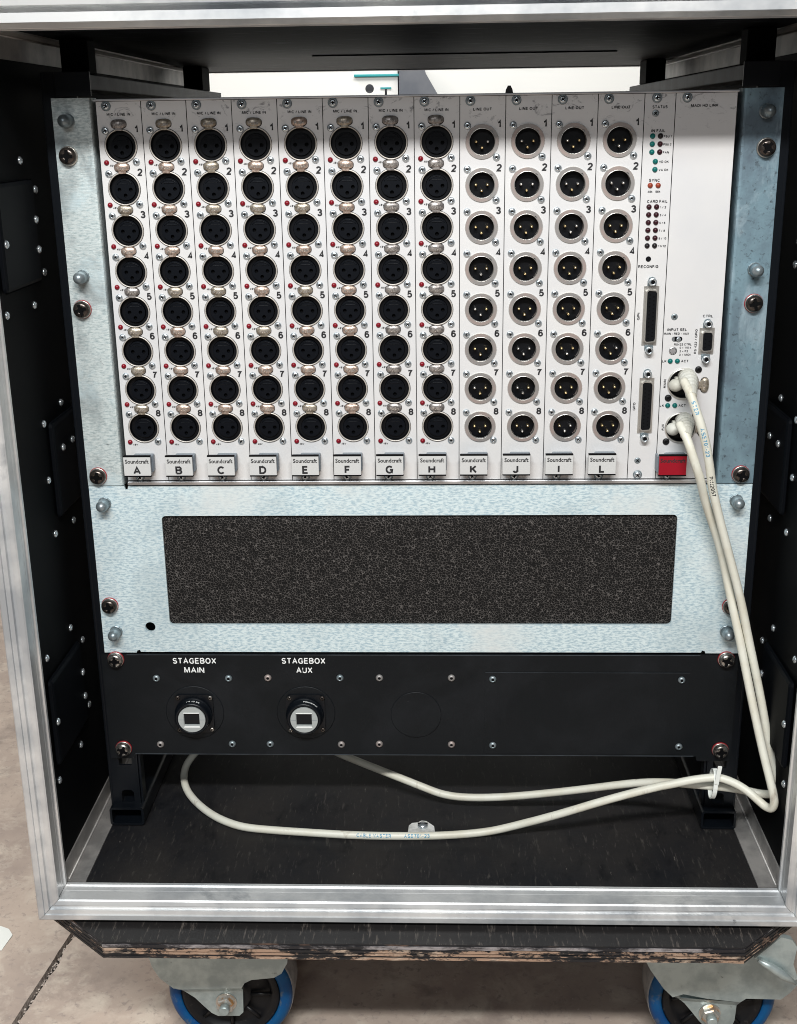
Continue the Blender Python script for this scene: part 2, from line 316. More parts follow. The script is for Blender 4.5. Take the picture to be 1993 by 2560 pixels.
def stroke_text(txt, size, k, wt, width, align, rot):
    t = wt; polys = []; x = 0.0
    for ch in txt:
        gw, st = GLYPH[ch]
        for s0 in st:
            pts = [(x + t / 2 + px, t / 2 + py * (1 - t)) for px, py in s0]; n = len(pts); closed = math.dist(pts[0], pts[-1]) < 1e-4 and n > 6
            L_, R_ = [], []
            for i in range(n):
                a = pts[i - 1] if i else (pts[-2] if closed else None); b_ = pts[i + 1] if i < n - 1 else (pts[1] if closed else None); p = pts[i]
                def nrm(q, r_):
                    dx, dy = r_[0] - q[0], r_[1] - q[1]; l = math.hypot(dx, dy) or 1; return (-dy / l, dx / l)
                n1 = nrm(a, p) if a else None; n2 = nrm(p, b_) if b_ else None
                n1 = n1 or n2; n2 = n2 or n1
                mx, my = n1[0] + n2[0], n1[1] + n2[1]; l = math.hypot(mx, my) or 1; mx /= l; my /= l
                c_ = max(0.55, mx * n1[0] + my * n1[1]); q = t / 2 / c_
                L_.append((p[0] + mx * q, p[1] + my * q)); R_.append((p[0] - mx * q, p[1] - my * q))
            polys.append((L_, R_))
        x += gw + t + (0.14 if ch != ' ' else 0.08)
    allx = [p[0] for L_, R_ in polys for p in L_ + R_]; x0, x1 = min(allx), max(allx)
    sx = width / (x1 - x0) if width else size; mid = (x0 + x1) / 2 if align == 'CENTER' else x0
    c, s_ = math.cos(rot), math.sin(rot); vs, fs = [], []
    for j, (L_, R_) in enumerate(polys):
        o_ = len(vs); n = len(L_)
        for p in L_ + R_:
            px = (p[0] - mid) * sx; pz = p[1] * size - size / 2
            vs.append(((px * c - pz * s_) * S, -0.03 * (j % 3) * S, (px * s_ + pz * c) * S))
        fs += [(o_ + i, o_ + i + 1, o_ + n + i + 1, o_ + n + i) for i in range(n - 1)]
    me = bpy.data.meshes.new('lettering'); me.from_pydata(vs, [], fs); me.materials.append(M[k]); me.update(); return me
def rect(x0, x1, z0, z1): return [(x0, z0), (x1, z0), (x1, z1), (x0, z1)]
def rrect(x0, x1, z0, z1, r, n=5):
    out = []
    for cx, cz, a0 in ((x1 - r, z1 - r, 0), (x0 + r, z1 - r, 90), (x0 + r, z0 + r, 180), (x1 - r, z0 + r, 270)):
        for i in range(n + 1):
            a = math.radians(a0 + 90 * i / n); out.append((cx + r * math.cos(a), cz + r * math.sin(a)))
    return out
def circ(cx, cz, r, n=28, a0=0.0): return [(cx + r * math.cos(a0 + 2 * math.pi * i / n), cz + r * math.sin(a0 + 2 * math.pi * i / n)) for i in range(n)]
_tc = {}
def text_mesh(txt, size, k, bold=0.0, width=None, align='CENTER', rot=0, res=2, spacing=1.0):
    """lettering lying in the x,z plane, capital height = size (mm); fitted to width if given"""
    key = (txt, size, k, bold, width, align, rot, spacing)
    if key in _tc: return _tc[key]
    if all(ch in GLYPH for ch in txt):
        wt = (0.20 + bold * 1.5) if size < 4 else (0.175 if size < 4.95 else 0.225)
        _tc[key] = stroke_text(txt, size, k, wt, width, align, rot); return _tc[key]
    cu = bpy.data.curves.new('lettering', 'FONT'); cu.body = txt; cu.size = 1.0; cu.resolution_u = res
    cu.offset = bold; cu.space_character = spacing; cu.space_line = 1.0
    o = bpy.data.objects.new('lettering', cu); COL.objects.link(o)
    dg = bpy.context.evaluated_depsgraph_get(); dg.update()
    me = bpy.data.meshes.new_from_object(o.evaluated_get(dg)); bpy.data.objects.remove(o); bpy.data.curves.remove(cu)
    xs = [v.co.x for v in me.vertices]; ys = [v.co.y for v in me.vertices]
    cap = 0.729
    sy = size / cap; w0 = max(xs) - min(xs); sx = (width / w0) if width else sy
    mx = (max(xs) + min(xs)) / 2 if align == 'CENTER' else min(xs)
    c, s_ = math.cos(rot), math.sin(rot)
    for v in me.vertices:
        x = (v.co.x - mx) * sx; z = v.co.y * sy - size / 2
        v.co = Vector((x * c - z * s_, 0, x * s_ + z * c)) * S
    me.materials.clear(); me.materials.append(M[k]); me.name = 'lettering'
    _tc[key] = me; return me

# ================================================================== GROUND
GZ = -727.0
mb = MB()
# the slab is cut along a control joint that runs obliquely past the case
J0 = Vector((-339.0, -31.8)); J1 = Vector((-324.4, 85.9)); jd = (J1 - J0).normalized(); jn = Vector((jd.y, -jd.x))
def jp(t, off):
    p = J0 + jd * t + jn * off; return (p.x, p.y)
N = 90; T0 = -260; T1 = 700
offL, offR = [], []
for i in range(N + 1):
    t = T0 + (T1 - T0) * i / N
    offL.append((t, -2.8 + 0.7 * mnoise.noise((t * .06, 3, 0))))
    offR.append((t, 2.0 + 5.0 * max(0, mnoise.noise((t * .035, 8, 0)) + .25) + 0.8 * mnoise.noise((t * .15, 9, 0))))
far = 9000
Lp = [jp(t, o) for t, o in offL]; Rp = [jp(t, o) for t, o in offR]
A0 = jp(-far, -2); A1 = jp(far, -2); B0 = jp(-far, 2); B1 = jp(far, 2)
vs = [(*A0, GZ)] + [(*p, GZ) for p in Lp] + [(*A1, GZ)]; n = len(vs)
vs += [(p[0] - jn.x * far, p[1] - jn.y * far, GZ) for p in [A0] + Lp + [A1]]
mb.add(vs, [(i, i + 1, n + i + 1, n + i) for i in range(n - 1)], 'concrete')
vs = [(*B0, GZ)] + [(*p, GZ) for p in Rp] + [(*B1, GZ)]
vs += [(p[0] + jn.x * far, p[1] + jn.y * far, GZ) for p in [B0] + Rp + [B1]]
mb.add(vs, [(i, i + 1, n + i + 1, n + i) for i in range(n - 1)], 'concrete')
for P0 in (Lp, Rp):
    q = [(*p, GZ) for p in P0] + [(*p, GZ - 7) for p in P0]; m_ = len(P0)
    mb.add(q, [(i, i + 1, m_ + i + 1, m_ + i) for i in range(m_ - 1)], 'crumb')
mb.add([(*jp(-far, -8), GZ - 7), (*jp(-far, 9), GZ - 7), (*jp(far, 9), GZ - 7), (*jp(far, -8), GZ - 7)], [(0, 1, 2, 3)], 'joint_dark')
# a second, straight joint far to the left
o = mb.build('ground'); tag(o, 'beige concrete warehouse floor with an open joint beside the case', None, None, 'structure')
mb = MB()
def rock(mb, c, r, k):
    bm = bmesh.new(); bmesh.ops.create_icosphere(bm, subdivisions=1, radius=1)
    for v in bm.verts:
        q = 0.7 + 0.5 * random.random(); v.co = Vector((c[0] + v.co.x * r * q, c[1] + v.co.y * r * q, c[2] + v.co.z * r * q * .6))
    mb.addbm(bm, k)
for i in range(420):
    t = random.uniform(-120, 190); of = random.uniform(0.4, 6.0); p = jp(t, of)
    rock(mb, (p[0], p[1], GZ - random.uniform(0, 2.4)), random.uniform(.4, 1.35), random.choice(['crumb', 'crumb', 'concrete']))
tag(mb.build('grit'), 'small crumbs of broken concrete lying in the floor joint', None, None, 'stuff')
mb = MB()
mb.plate([(0, 0), (-9, 4), (-22, 5), (-24, -28), (3, -29), (6, -8)], [], 0, 2.2, 'paper_white')
o = mb.build('paper_scrap', None, (-386, 90, GZ + 1.4)); o.rotation_euler = (math.radians(-88), 0, 0)
tag(o, 'small white scrap lying on the concrete at the left edge of the photo', 'scrap')

# ================================================================== BACKGROUND (seen through the slot above the rack)
r = empty('storage_cabinet', (-300, 1500, GZ), 'bright white cabinet behind the case with teal top edge and round hole', 'cabinet')
mb = MB(); h0 = -GZ
mb.plate(rect(-420, 240, 0, h0 + 95), [circ(188, h0 + 46, 8, 20), rect(216, 220, h0 + 20, h0 + 45)], 0, 3, 'bg_white')
mb.box(-418, 238, 40, 380, 2, h0 + 93, 'bg_grey'); mb.build('cabinet_body', r)
mb = MB(); mb.box(160, 243, -6, -0.5, h0 + 66.5, h0 + 71, 'bg_teal', 1); mb.build('teal_strip', r)
mb = MB(); mb.box(208, 228, -2.5, -0.5, h0 + 45.5, h0 + 48, 'bg_teal'); mb.build('slot_lip', r)
mb = MB()
mb.plate([(0, 0), (90, 0), (90, 560), (70, h0 + 35), (49, h0 + 70), (38, h0 + 110), (0, h0 + 110)], [], 0, 60, 'bg_grey')
tag(mb.build('grey_post', None, (-57, 1480, GZ)), 'dark grey sloping post standing right of the white cabinet behind the case', 'post')
r = empty('white_panel', (420, 1560, GZ), 'cream white panel behind the case, right of the grey sloping post', 'panel')
mb = MB(); mb.box(-480, 330, 0, 20, 0, h0 + 160, 'bg_cream', 2); mb.build('panel_sheet', r)
mb = MB(); mb.lathe([(9, 0), (9, -20), (7, -21)], 0, 0, 'recess_black', 20)
mb.plate([(-9, 0), (9, 0), (6, 16), (2.5, 23), (-2.5, 23), (-6, 16)], [], -22, -14, 'recess_black')
mb.build('black_latch', r, (-273, 0, h0 + 26))
mb = MB(); mb.box(-2200, 2400, 0, 30, 0, 2600, 'bg_grey')  # wall greyed to weaken the light it bounces under the case
tag(mb.build('back_wall', None, (0, 3300, GZ)), 'warehouse wall far behind the case, coloured grey to cut bounced light', None, None, 'structure')

# ================================================================== FLIGHT CASE
XI = 264.0; ZF = -554.0; ZC = 42.0; YF = -82.0; YB = 600.0; TO = 14.0
case = empty('flight_case', (0, 0, GZ), 'black flight case with aluminium edges on blue castors, open at the front', 'flight case')
cz = (0, 0, -GZ)       # parts are written in scene millimetres, parent sits on the floor
def cpart(mb, name, label=None): return mb.build(name, case, cz, label)
# panels
mb = MB(); mb.box(-XI, XI, YF + 2, YB, ZF - 9, ZF, 'floor_laminate'); cpart(mb, 'floor_board')
mb = MB(); mb.box(-XI, XI, YF + 2, YB, ZC, ZC + 9, 'ceiling_laminate')
mb.box(-96, 173, 290, 298, ZC - 1.2, ZC - 0.1, 'bar_steel', .4); cpart(mb, 'top_board')  # lighter strip stands in for a lit line across the ceiling
for sx in (-1, 1):
    mb = MB(); mb.box(min(sx * XI, sx * (XI + 9)), max(sx * XI, sx * (XI + 9)), YF + 2, YB, ZF - 9, ZC + 9, 'wall_laminate'); cpart(mb, 'side_board')
# front edge extrusion: profile of (outward offset t, y), mitred at the corners
PROF = [(0, YF), (-1.4, YF - .6), (-1.4, YF - 3.2), (-0.3, YF - 4.0), (-0.3, YF - 8.6), (-0.5, YF - 9), (-0.3, YF - 9.4), (-0.3, YF - 18.6), (-1.3, YF - 19.4), (-1.3, YF - 21.2), (-0.2, YF - 22),
        (2.6, YF - 23.0), (3.0, YF - 22.0), (5.2, YF - 22.0), (5.6, YF - 24.4), (8.4, YF - 25.0), (8.8, YF - 26.2), (12.6, YF - 26.0), (13.6, YF - 25.0), (TO, YF - 23.4), (TO, YF)]
PROFT = [(0, YF), (-3.4, YF), (-3.4, YF - 1.6), (-2.2, YF - 1.8), (-2.2, YF - 9), (-3.4, YF - 9.4), (-3.4, YF - 14), (-2.4, YF - 14.4), (-2.4, YF - 20), (-3.6, YF - 21), (-1.2, YF - 24.5), (-.8, YF - 26.4), (4.4, YF - 26.4), (4.8, YF - 16), (7.9, YF - 16), (8.3, YF - 26), (12, YF - 26.4), (12, YF)]
def rail(side, prof, k='aluminium'):
    """mitred length of edge profile round the opening"""
    mb = MB(); n = len(prof); vs = []
    for e in (0, 1):
        for t, y in prof:
            if side == 'b': x = (-1 if e == 0 else 1) * (XI + t - .35); z = ZF - t
            elif side == 't': x = (-1 if e == 0 else 1) * (XI + t); z = ZC + t
            elif side == 'l': x = -(XI + t); z = (ZF - t) if e == 0 else (ZC + t)
            else: x = XI + t; z = (ZF - t) if e == 0 else (ZC + t)
            vs.append((x, y, z))
    mb.add(vs, [(i, (i + 1) % n, n + (i + 1) % n, n + i) for i in range(n)] + [list(range(n)), list(range(n, 2 * n))], k)
    return mb
cpart(rail('b', PROF), 'edge_rail'); cpart(rail('l', PROF), 'edge_rail'); cpart(rail('r', PROF), 'edge_rail')
cpart(rail('t', PROFT), 'edge_rail', 'grooved aluminium top edge rail')
RB = [(-1.0, YB), (-1.0, YB + 14), (TO, YB + 14), (TO, YB)]
for s_ in 'btlr': cpart(rail(s_, RB), 'rear_rail')
# aluminium angles along the inner corners
for sx in (-1, 1):
    for zc, sz in ((ZF, 1), (ZC, -1)):
        mb = MB()
        x0, x1 = sorted((sx * (XI - 1.2), sx * (XI - 0.1)))
        mb.box(x0, x1, YF + 1.5, YB - 1, *sorted((zc + sz * 0.1, zc + sz * 16)), 'aluminium_angle')
        x0, x1 = sorted((sx * (XI - 15), sx * (XI - 1.2)))
        mb.box(x0, x1, YF + 1.5, YB - 1, *sorted((zc + sz * 0.1, zc + sz * 1.3)), 'aluminium_angle')
        # the fold catches the light
        mb.tube([(sx * (XI - 1.9), YF + 2, zc + sz * 1.6), (sx * (XI - 1.9), YB - 2, zc + sz * 1.6)], 1.0, 'aluminium_angle', 6)
        cpart(mb, 'corner_angle')
# handle and latch dishes showing on the inside of the side boards, with their rivets
rv = MB(); rv.lathe([(2.9, 0), (2.7, -0.9), (1.7, -1.7), (0.5, -2.0)], 0, 0, 'bright_screw', 12); rivet_me = rv.mesh('rivet')
def rivet(sx, y, z, parent, x=XI):
    o = put(rivet_me, 'rivet', parent, (sx * x, y, z - GZ)); o.rotation_euler = (0, 0, -sx * math.pi / 2); return o
def dish(sx, y0, y1, z0, z1, d, rivets_in):
    mb = MB(); x0, x1 = sorted((sx * (XI - d), sx * (XI - 0.1)))
    mb.box(x0, x1, y0, y1, z0, z1, 'dish_black', 3.0)
    for y, z in rivets_in:
        mb.lathe([(2.9, 0), (2.7, -0.9), (1.7, -1.7), (0.5, -2.0)], 0, 0, 'bright_screw', 10)
        m_ = len(mb.v) - 10 * 6
        for i in range(m_, len(mb.v)):
            vx, vy, vz = mb.v[i]; mb.v[i] = (sx * (XI - d) + sx * vy, y + vx, z + vz)
    cpart(mb, 'handle_dish')
for sx in (-1, 1):
    dish(sx, -76, -3, -459, -391, 4.5, [(-7.6, -416), (-7.7, -436), (-73, -424)])
    dish(sx, -76, -3, -118, -49, 4.5, [(-7.4, -76), (-7.5, -96), (-70, -87)])
    dish(sx, -17, 54, -288, -217, 4.5, [(0.6, -239), (23.7, -239), (47, -239)])
    for y, z in ((-12, -377), (-69, -376), (13, -398), (13, -454), (-16, -474), (-71, -473),
                 (-14.4, -37), (11, -57), (12, -113.6), (-16, -133), (-71, -132),
                 (19.3, -209.8), (-22.6, -215.9), (-25, -256.8), (21, -302), (-23, -298)):
        rivet(sx, y, z, case)
# ---- wheel board of plywood: separate veneers on the front edge
def wb(y_in, dz0, dz1, k, name):
    mb = MB(); o_ = y_in
    out = [(-226 + o_ * .4, -128 + o_), (230 - o_ * .4, -127 + o_), (262 - o_, -103), (262 - o_, 640), (-260 + o_, 640), (-260 + o_, -105)]
    n = 6
    mb.add([(x, y, dz1) for x, y in out] + [(x, y, dz0) for x, y in out],
           [list(range(6)), list(range(11, 5, -1))] + [(i, (i + 1) % n, n + (i + 1) % n, n + i) for i in range(n)], k)
    return mb
def wb_fine(y_in, z0, z1, k, ktop):
    """same outline with a wavering front edge"""
    mb = MB(); o_ = y_in; fr = []
    nseg = 150
    for i in range(nseg + 1):
        x = -226 + 456 * i / nseg
        fr.append((x, -128 + i / nseg + o_ + 0.5 * mnoise.noise((x * .09, z0 * 3, 0)) + 0.25 * mnoise.noise((x * .5, z0, 4))))
    rest = [(276 - o_, -85), (276 - o_, 640), (-276 + o_, 640), (-276 + o_, -85)]
    out = fr + rest; n = len(out)
    mb.add([(x, y, z1) for x, y in out], [list(range(n))], ktop)
    mb.add([(x, y, z0) for x, y in out], [list(range(n))[::-1]], k)
    mb.add([(x, y, z1) for x, y in out] + [(x, y, z0) for x, y in out], [(i, (i + 1) % n, n + (i + 1) % n, n + i) for i in range(nseg)], k)
    mb.add([(x, y, z1) for x, y in out] + [(x, y, z0) for x, y in out], [(i, (i + 1) % n, n + (i + 1) % n, n + i) for i in range(nseg, n)], 'ply_worn' if 'veneer' in k else 'ply_dark')
    return mb
zt = -571.0
layers = [(0.8, 1.4, 'ply_dark'), (0.1, 2.4, 'ply_veneer_grey'), (0.9, 1.0, 'ply_dark'), (0.0, 2.0, 'ply_veneer'), (1.0, 1.0, 'ply_dark'), (0.1, 1.5, 'ply_veneer'), (1.0, 1.9, 'ply_dark'), (0.5, 1.8, 'ply_veneer')]
z = zt; first = True
wbo = empty('wheel_board', (0, 0, 0), parent=case); wbo.location = (0, 0, 0)
for off, th, k in layers:
    mb = wb_fine(off, z - th, z, k, 'ply_top' if first else k)
    mb.build('veneer', wbo, cz); z -= th; first = False
zb = z
# ---- castors (swivelled so the wheel faces us)
def castor(cx, outline_low, outline_up, label, pedal=False):
    c = empty('castor', (0, 0, 0), parent=case, label=label); c.location = (0, 0, 0)
    yf = -60.0
    mb = MB(); mb.plate(outline_up, [], yf - 6, yf - 3, 'castor_zinc')
    mb.plate(outline_low, [], yf, yf + 3, 'castor_zinc')
    # slanting fold between the two levels
    a, b_ = outline_fold[label]
    mb.add([(a[0][0], yf - 6, a[0][1]), (a[1][0], yf - 6, a[1][1]), (b_[1][0], yf, b_[1][1]), (b_[0][0], yf, b_[0][1])], [(0, 1, 2, 3)], 'castor_zinc')
    mb.build('fork_plate', c, cz)
    mb = MB(); mb.plate(outline_low, [], yf + 46, yf + 49, 'castor_zinc'); mb.build('fork_plate', c, cz)
    mb = MB(); mb.box(cx - 46, cx + 48, yf - 3, yf + 49, zb - 9, zb - 5.5, 'castor_zinc', 1)
    mb.lathe([(30, 0), (36, -2), (36, -5)], 0, 0, 'castor_zinc', 24)
    for i in range(len(mb.v) - 24 * 5, len(mb.v)):
        x, y, q = mb.v[i]; mb.v[i] = (cx + x, yf + 24 + q, zb - 5.4 - y * .9 - 4.6)
    mb.build('swivel_head', c, cz)
    zc_ = -677.0; wx = cx
    mb = MB(); mb.lathe([(39.6, yf + 12), (40, yf + 7), (42.5, yf + 6.2), (44, yf + 6), (47.5, yf + 7.6), (49.6, yf + 10.5), (49.2, yf + 12)], wx, zc_, 'tyre_blue', 56, cap=False)
    mb.build('tyre', c, cz)
    mb = MB(); mb.lathe([(40, yf + 11), (49.7, yf + 10.6), (50.4, yf + 13), (50.6, yf + 24), (50.4, yf + 38), (48, yf + 42), (40, yf + 43)], wx, zc_, 'tread_grey', 56, cap=False); mb.build('tread', c, cz)
    mb = MB(); mb.lathe([(13, yf + 4), (16, yf + 5), (17, yf + 10), (31, yf + 12), (33, yf + 8.0), (37, yf + 6.4), (39.5, yf + 7.6), (39.5, yf + 20)], wx, zc_, 'rim_black', 48)
    for i in range(8):
        a = i * math.pi / 4; x_, z_ = math.cos(a), math.sin(a)
        mb.tube([(wx + 16 * x_, yf + 8, zc_ + 16 * z_), (wx + 32 * x_, yf + 8.5, zc_ + 32 * z_)], 1.6, 'rim_black', 6)
    mb.build('rim', c, cz)
    nx, nz_ = (-154.0, -678.0) if not pedal else (226.5, -683.0)
    mb = MB(); mb.lathe([(8.4, yf - .2), (8.4, yf - 1.2)], nx, nz_, 'steel_washer', 24)
    mb.lathe([(7.4, yf - 1.2), (7.4, yf - 5.6), (6.3, yf - 6.4)], nx, nz_, 'nut_rust', 6, False, 0.3)
    mb.lathe([(4.1, yf - 6), (4.1, yf - 11), (3.4, yf - 12)], nx, nz_, 'castor_zinc', 16)
    mb.build('axle_nut', c, cz)
    if pedal:
        mb = MB()
        mb.plate([(246, -602), (264, -583.5), (272, -586), (276, -592), (274.5, -607), (279, -620), (272, -623), (262, -612)], [], -98, -93, 'castor_zinc')
        mb.tube([(248, -100, -602), (256, -101, -606), (266, -102, -613), (276, -103, -620)], [1.5, 3.2, 3.6, 1.2], 'castor_zinc', 8)
        mb.build('brake_pedal', c, cz)
    return c
top = zb - 5
# left outline: pairs measured on the fork plate
up_l = [(-213, top), (-212, -628), (-209.4, -641), (-204.3, -651.3), (-194, -661), (-186, -662), (-140, -660), (-137.4, -655.4), (-132, -652.3), (-114, -650), (-108, -646), (-103, -636), (-100, top)]
lo_l = [(-190, -655), (-194, -662), (-188.6, -667.2), (-178.9, -674.6), (-172.6, -682.2), (-166.3, -689.2), (-161.3, -692), (-144.3, -691.5), (-141, -688), (-140, -655)]
up_r = [(172, top), (173, -630), (177.3, -638.8), (182.7, -647.3), (188.2, -655.9), (195.8, -664.0), (204, -661), (222, -665), (248, -668), (252.3, -664.5), (278.7, -665), (285.2, -658.9), (290.9, -650.2), (280, -636), (265, -618), (253, -612), (240, top)]
lo_r = [(194, -660), (197, -666), (206.4, -674.3), (212.7, -682.6), (219, -691.3), (225.2, -698.3), (244, -698.3), (246.5, -690), (247.5, -664)]
outline_fold = {'left castor with a rusty axle nut': (((-192, -661.5), (-140, -660)), ((-185, -668.5), (-140, -667))),
                'right castor with a brake pedal': (((197, -664), (248, -668)), ((204, -671), (247, -676)))}
castor(-152, lo_l, up_l, 'left castor with a rusty axle nut')
castor(230, lo_r, up_r, 'right castor with a brake pedal', True)
for sx in (-1, 1):          # the rear pair, mostly hidden in the shade
    c = empty('castor', (0, 0, 0), parent=case); c.location = (0, 0, 0)
    X = sx * 205
    mb = MB(); mb.lathe([(38, 515), (46, 513), (50, 520), (50, 545), (46, 552), (38, 550)], X, -677, 'tyre_blue', 40); mb.build('tyre', c, cz)
    mb = MB(); mb.lathe([(39, 512), (39, 553)], X, -677, 'rim_black', 30); mb.build('rim', c, cz)
    for yy in (505, 556):
        mb = MB(); mb.plate([(X - 45, top), (X + 45, top), (X + 12, -690), (X - 12, -690)], [], yy, yy + 3, 'castor_zinc'); mb.build('fork_plate', c, cz)

# ================================================================== INNER RACK FRAME
rack = empty('rack_frame', (0, 0, ZF), 'black steel rack frame standing inside the case, holding the three panels', 'rack frame')
rzv = (0, 0, -ZF)
for sx in (-1, 1):
    xa, xb = -248, -226
    holes = [rect(-241, -230.5, -502.5, -491), [(-241, -536), (-231, -536), (-231, -527), (-233, -525.2), (-239, -525.2), (-241, -527)]]
    outer = rect(xa, xb, -540, 19)
    if sx > 0:
        outer = [(-x, z) for x, z in outer]; holes = [[(-x, z) for x, z in h] for h in holes]
    mb = MB(); mb.plate(outer, holes, 2.4, 4.4, 'black_steel')
    x0, x1 = sorted((sx * 250, sx * 248)); mb.box(x0, x1, 2.4, 36, -540, 19, 'black_steel', .4)
    x0, x1 = sorted((sx * 226, sx * 224)); mb.box(x0, x1, 4.4, 14, -540, -2, 'black_steel', .4)
    x0, x1 = sorted((sx * 240, sx * 216)); mb.box(x0, x1, 0.5, 2.3, 3.4, 19, 'black_steel', .3)
    mb.build('upright', rack, rzv)
    # depth bars, top and bottom; the lower one is an open rectangular tube
    mb = MB(); x0, x1 = sorted((sx * 249, sx * 225)); mb.box(x0, x1, 5, 560, 8.5, 18.5, 'bar_steel', .5); mb.build('top_bar', rack, rzv)
    mb = MB(); x0, x1 = sorted((sx * 250, sx * 222.5))
    mb2 = MB(); mb2.plate(rrect(x0, x1, -552.8, -537, 2.5), [rrect(x0 + 1.8, x1 - 1.8, -551, -538.8, 1.5)], -5, 560, 'black_steel'); mb2.build('foot_tube', rack, rzv)
    for y0, y1 in ((36, 56), (455, 496)):
        mb = MB(); x0, x1 = sorted((sx * 245, sx * 225.5)); mb.box(x0, x1, y0, y1, 18.7, ZC - 0.2, 'recess_black', 1.0); mb.build('shock_mount', rack, rzv)
    mb = MB(); x0, x1 = sorted((sx * 248, sx * 240)); mb.box(x0, x1, 548, 560, -537, 8, 'black_steel'); mb.build('rear_upright', rack, rzv)

# ================================================================== SMALL HARDWARE MESHES
def cross(mb, r, y, k='recess_black', wd=0.28, cx=0, cz_=0, ang=0.5):
    for a in (ang, ang + math.pi / 2):
        c, s_ = math.cos(a), math.sin(a); w_ = r * wd
        pts = [(-r, -w_), (r, -w_), (r, w_), (-r, w_)]
        mb.add([(cx + p * c - q * s_, y, cz_ + p * s_ + q * c) for p, q in pts], [(0, 1, 2, 3)], k)
        y -= 0.02
def screw_mesh(r, h, k, kc='recess_black', ang=0.5, cr=0.55, washer=None, seg=18):
    mb = MB()
    if washer: mb.lathe([(r * 1.32, -0.1), (r * 1.32, -0.5), (r * 1.15, -0.8)], 0, 0, washer, seg); base = -0.7
    else: base = 0
    mb.lathe([(r, base), (r, base - h * .35), (r * .86, base - h * .75), (r * .62, base - h), (r * .30, base - h * 1.02), (0.02, base - h * .55)], 0, 0, k, seg)
    cross(mb, r * cr, base - h * 1.04, kc, 0.26, ang=ang)
    return mb.mesh('screw')
card_screws = [screw_mesh(2.55, 1.3, 'bright_screw', ang=a, cr=0.42) for a in (0.1, 0.5, 0.9, 1.3)]
head_screws = [screw_mesh(2.5, 1.6, 'bright_screw', ang=a, washer='stud_metal') for a in (0.2, 0.7, 1.1)]
dark_small = screw_mesh(2.45, 1.4, 'rim_black', ang=0.6)
flat_screw = screw_mesh(2.3, 0.5, 'stud_metal', ang=0.8)
def led_mesh(k, r=1.65):
    mb = MB(); mb.lathe([(r * 1.12, 0), (r * 1.1, -0.15), (r, -0.2), (r * .95, -0.8), (r * .7, -1.35), (r * .3, -1.6), (0.02, -1.65)], 0, 0, k, 14); return mb.mesh('led')
LED = {k: led_mesh(k) for k in ('led_red', 'led_green', 'led_orange', 'led_maroon', 'led_off')}
# rack screw with red and steel washer
def rack_screw_mesh(k, red, y0=0.0, ang=0.4):
    mb = MB()
    mb.lathe([(6.5, -0.1), (6.5, -1.0), (6.2, -1.3)], 0, 0, 'red_washer' if red else 'steel_washer', 32)
    mb.lathe([(6.25, -1.3), (6.25, -1.9), (6.0, -2.1)], 0, 0, 'steel_washer', 32)
    mb.lathe([(5.9, -2.1), (5.9, -3.2), (5.4, -4.5), (4.2, -5.5), (2.6, -5.9), (2.2, -5.7), (1.0, -3.6), (0.02, -3.2)], 0, 0, k, 32)
    for a in (ang, ang + math.pi / 2):
        c, s_ = math.cos(a), math.sin(a)
        pts = [(-4.1, -1.1), (4.1, -1.1), (4.1, 1.1), (-4.1, 1.1)]
        q = [(p * c - t * s_, p * s_ + t * c) for p, t in pts]
        mb.plate(q, [], -5.98 - (0.03 if a > ang else 0), -4.2, 'recess_black')
    return mb.mesh('rack_screw')
RS = {('dark_screw', True): rack_screw_mesh('dark_screw', True), ('dark_screw', False): rack_screw_mesh('dark_screw', False, ang=0.25),
      ('worn_screw', True): rack_screw_mesh('worn_screw', True, ang=0.15)}
sb = MB()
sb.lathe([(5.0, -0.1), (4.9, -1.0), (4.5, -1.3)], 0, 0, 'stud_metal', 12, False)
sb.lathe([(4.3, -1.5), (4.3, -8), (4.15, -9.5), (3.5, -11), (2.3, -12.2), (0.9, -12.8), (0.02, -12.9)], 0, 0, 'stud_metal', 20)
stud_me = sb.mesh('locating_stud')

# ================================================================== STAGE BOX (card frame)
box = empty('stage_box', (0, 0, 0), 'silver multi-card stage box filling the upper rack, rows of round black sockets', 'stage box')
X0 = -213.36; HP = 5.08
mb = MB(); mb.box(-213.3, 213.3, 6, 380, -265, 0.5, 'black_steel'); mb.build('chassis', box)
mb = MB(); mb.box(-214.3, 213.8, -1.2, 8, 0.15, 1.5, 'frame_rail', .25); mb.build('top_rail', box)
mb = MB(); mb.box(-213.2, 213.6, -2.2, 8, -267.4, -264.7, 'frame_rail', .5); mb.build('bottom_rail', box)
# mounting ears with a rounded inner fold
def ear(sx, k, label):
    prof = [(243.2, 0.0), (219.2, 0.0), (217.7, 0.5), (216.7, 1.5), (216.2, 3.0), (216.2, 14), (214.9, 14), (214.9, 2.6), (215.5, 1.0), (216, 2.2), (243.2, 2.0)]
    prof = [(243.2, 0.0), (219.2, 0.0), (217.7, 0.45), (217.0, 1.4), (216.6, 3.0), (216.6, 14), (218, 14), (218, 3.8), (219.0, 2.2), (243.2, 2.2)]
    n = len(prof); z0, z1 = -268.2, 2.4
    mb = MB(); vs = [(sx * x, y, z) for z in (z0, z1) for x, y in prof]
    mb.add(vs, [(i, (i + 1) % n, n + (i + 1) % n, n + i) for i in range(n)] + [list(range(n)), list(range(n, 2 * n))], k)
    mb.build('mounting_ear', box, label=label)
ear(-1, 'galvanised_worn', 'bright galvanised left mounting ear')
ear(1, 'galvanised_shaded_stained', 'stained right mounting ear with its blue-grey shade painted in')
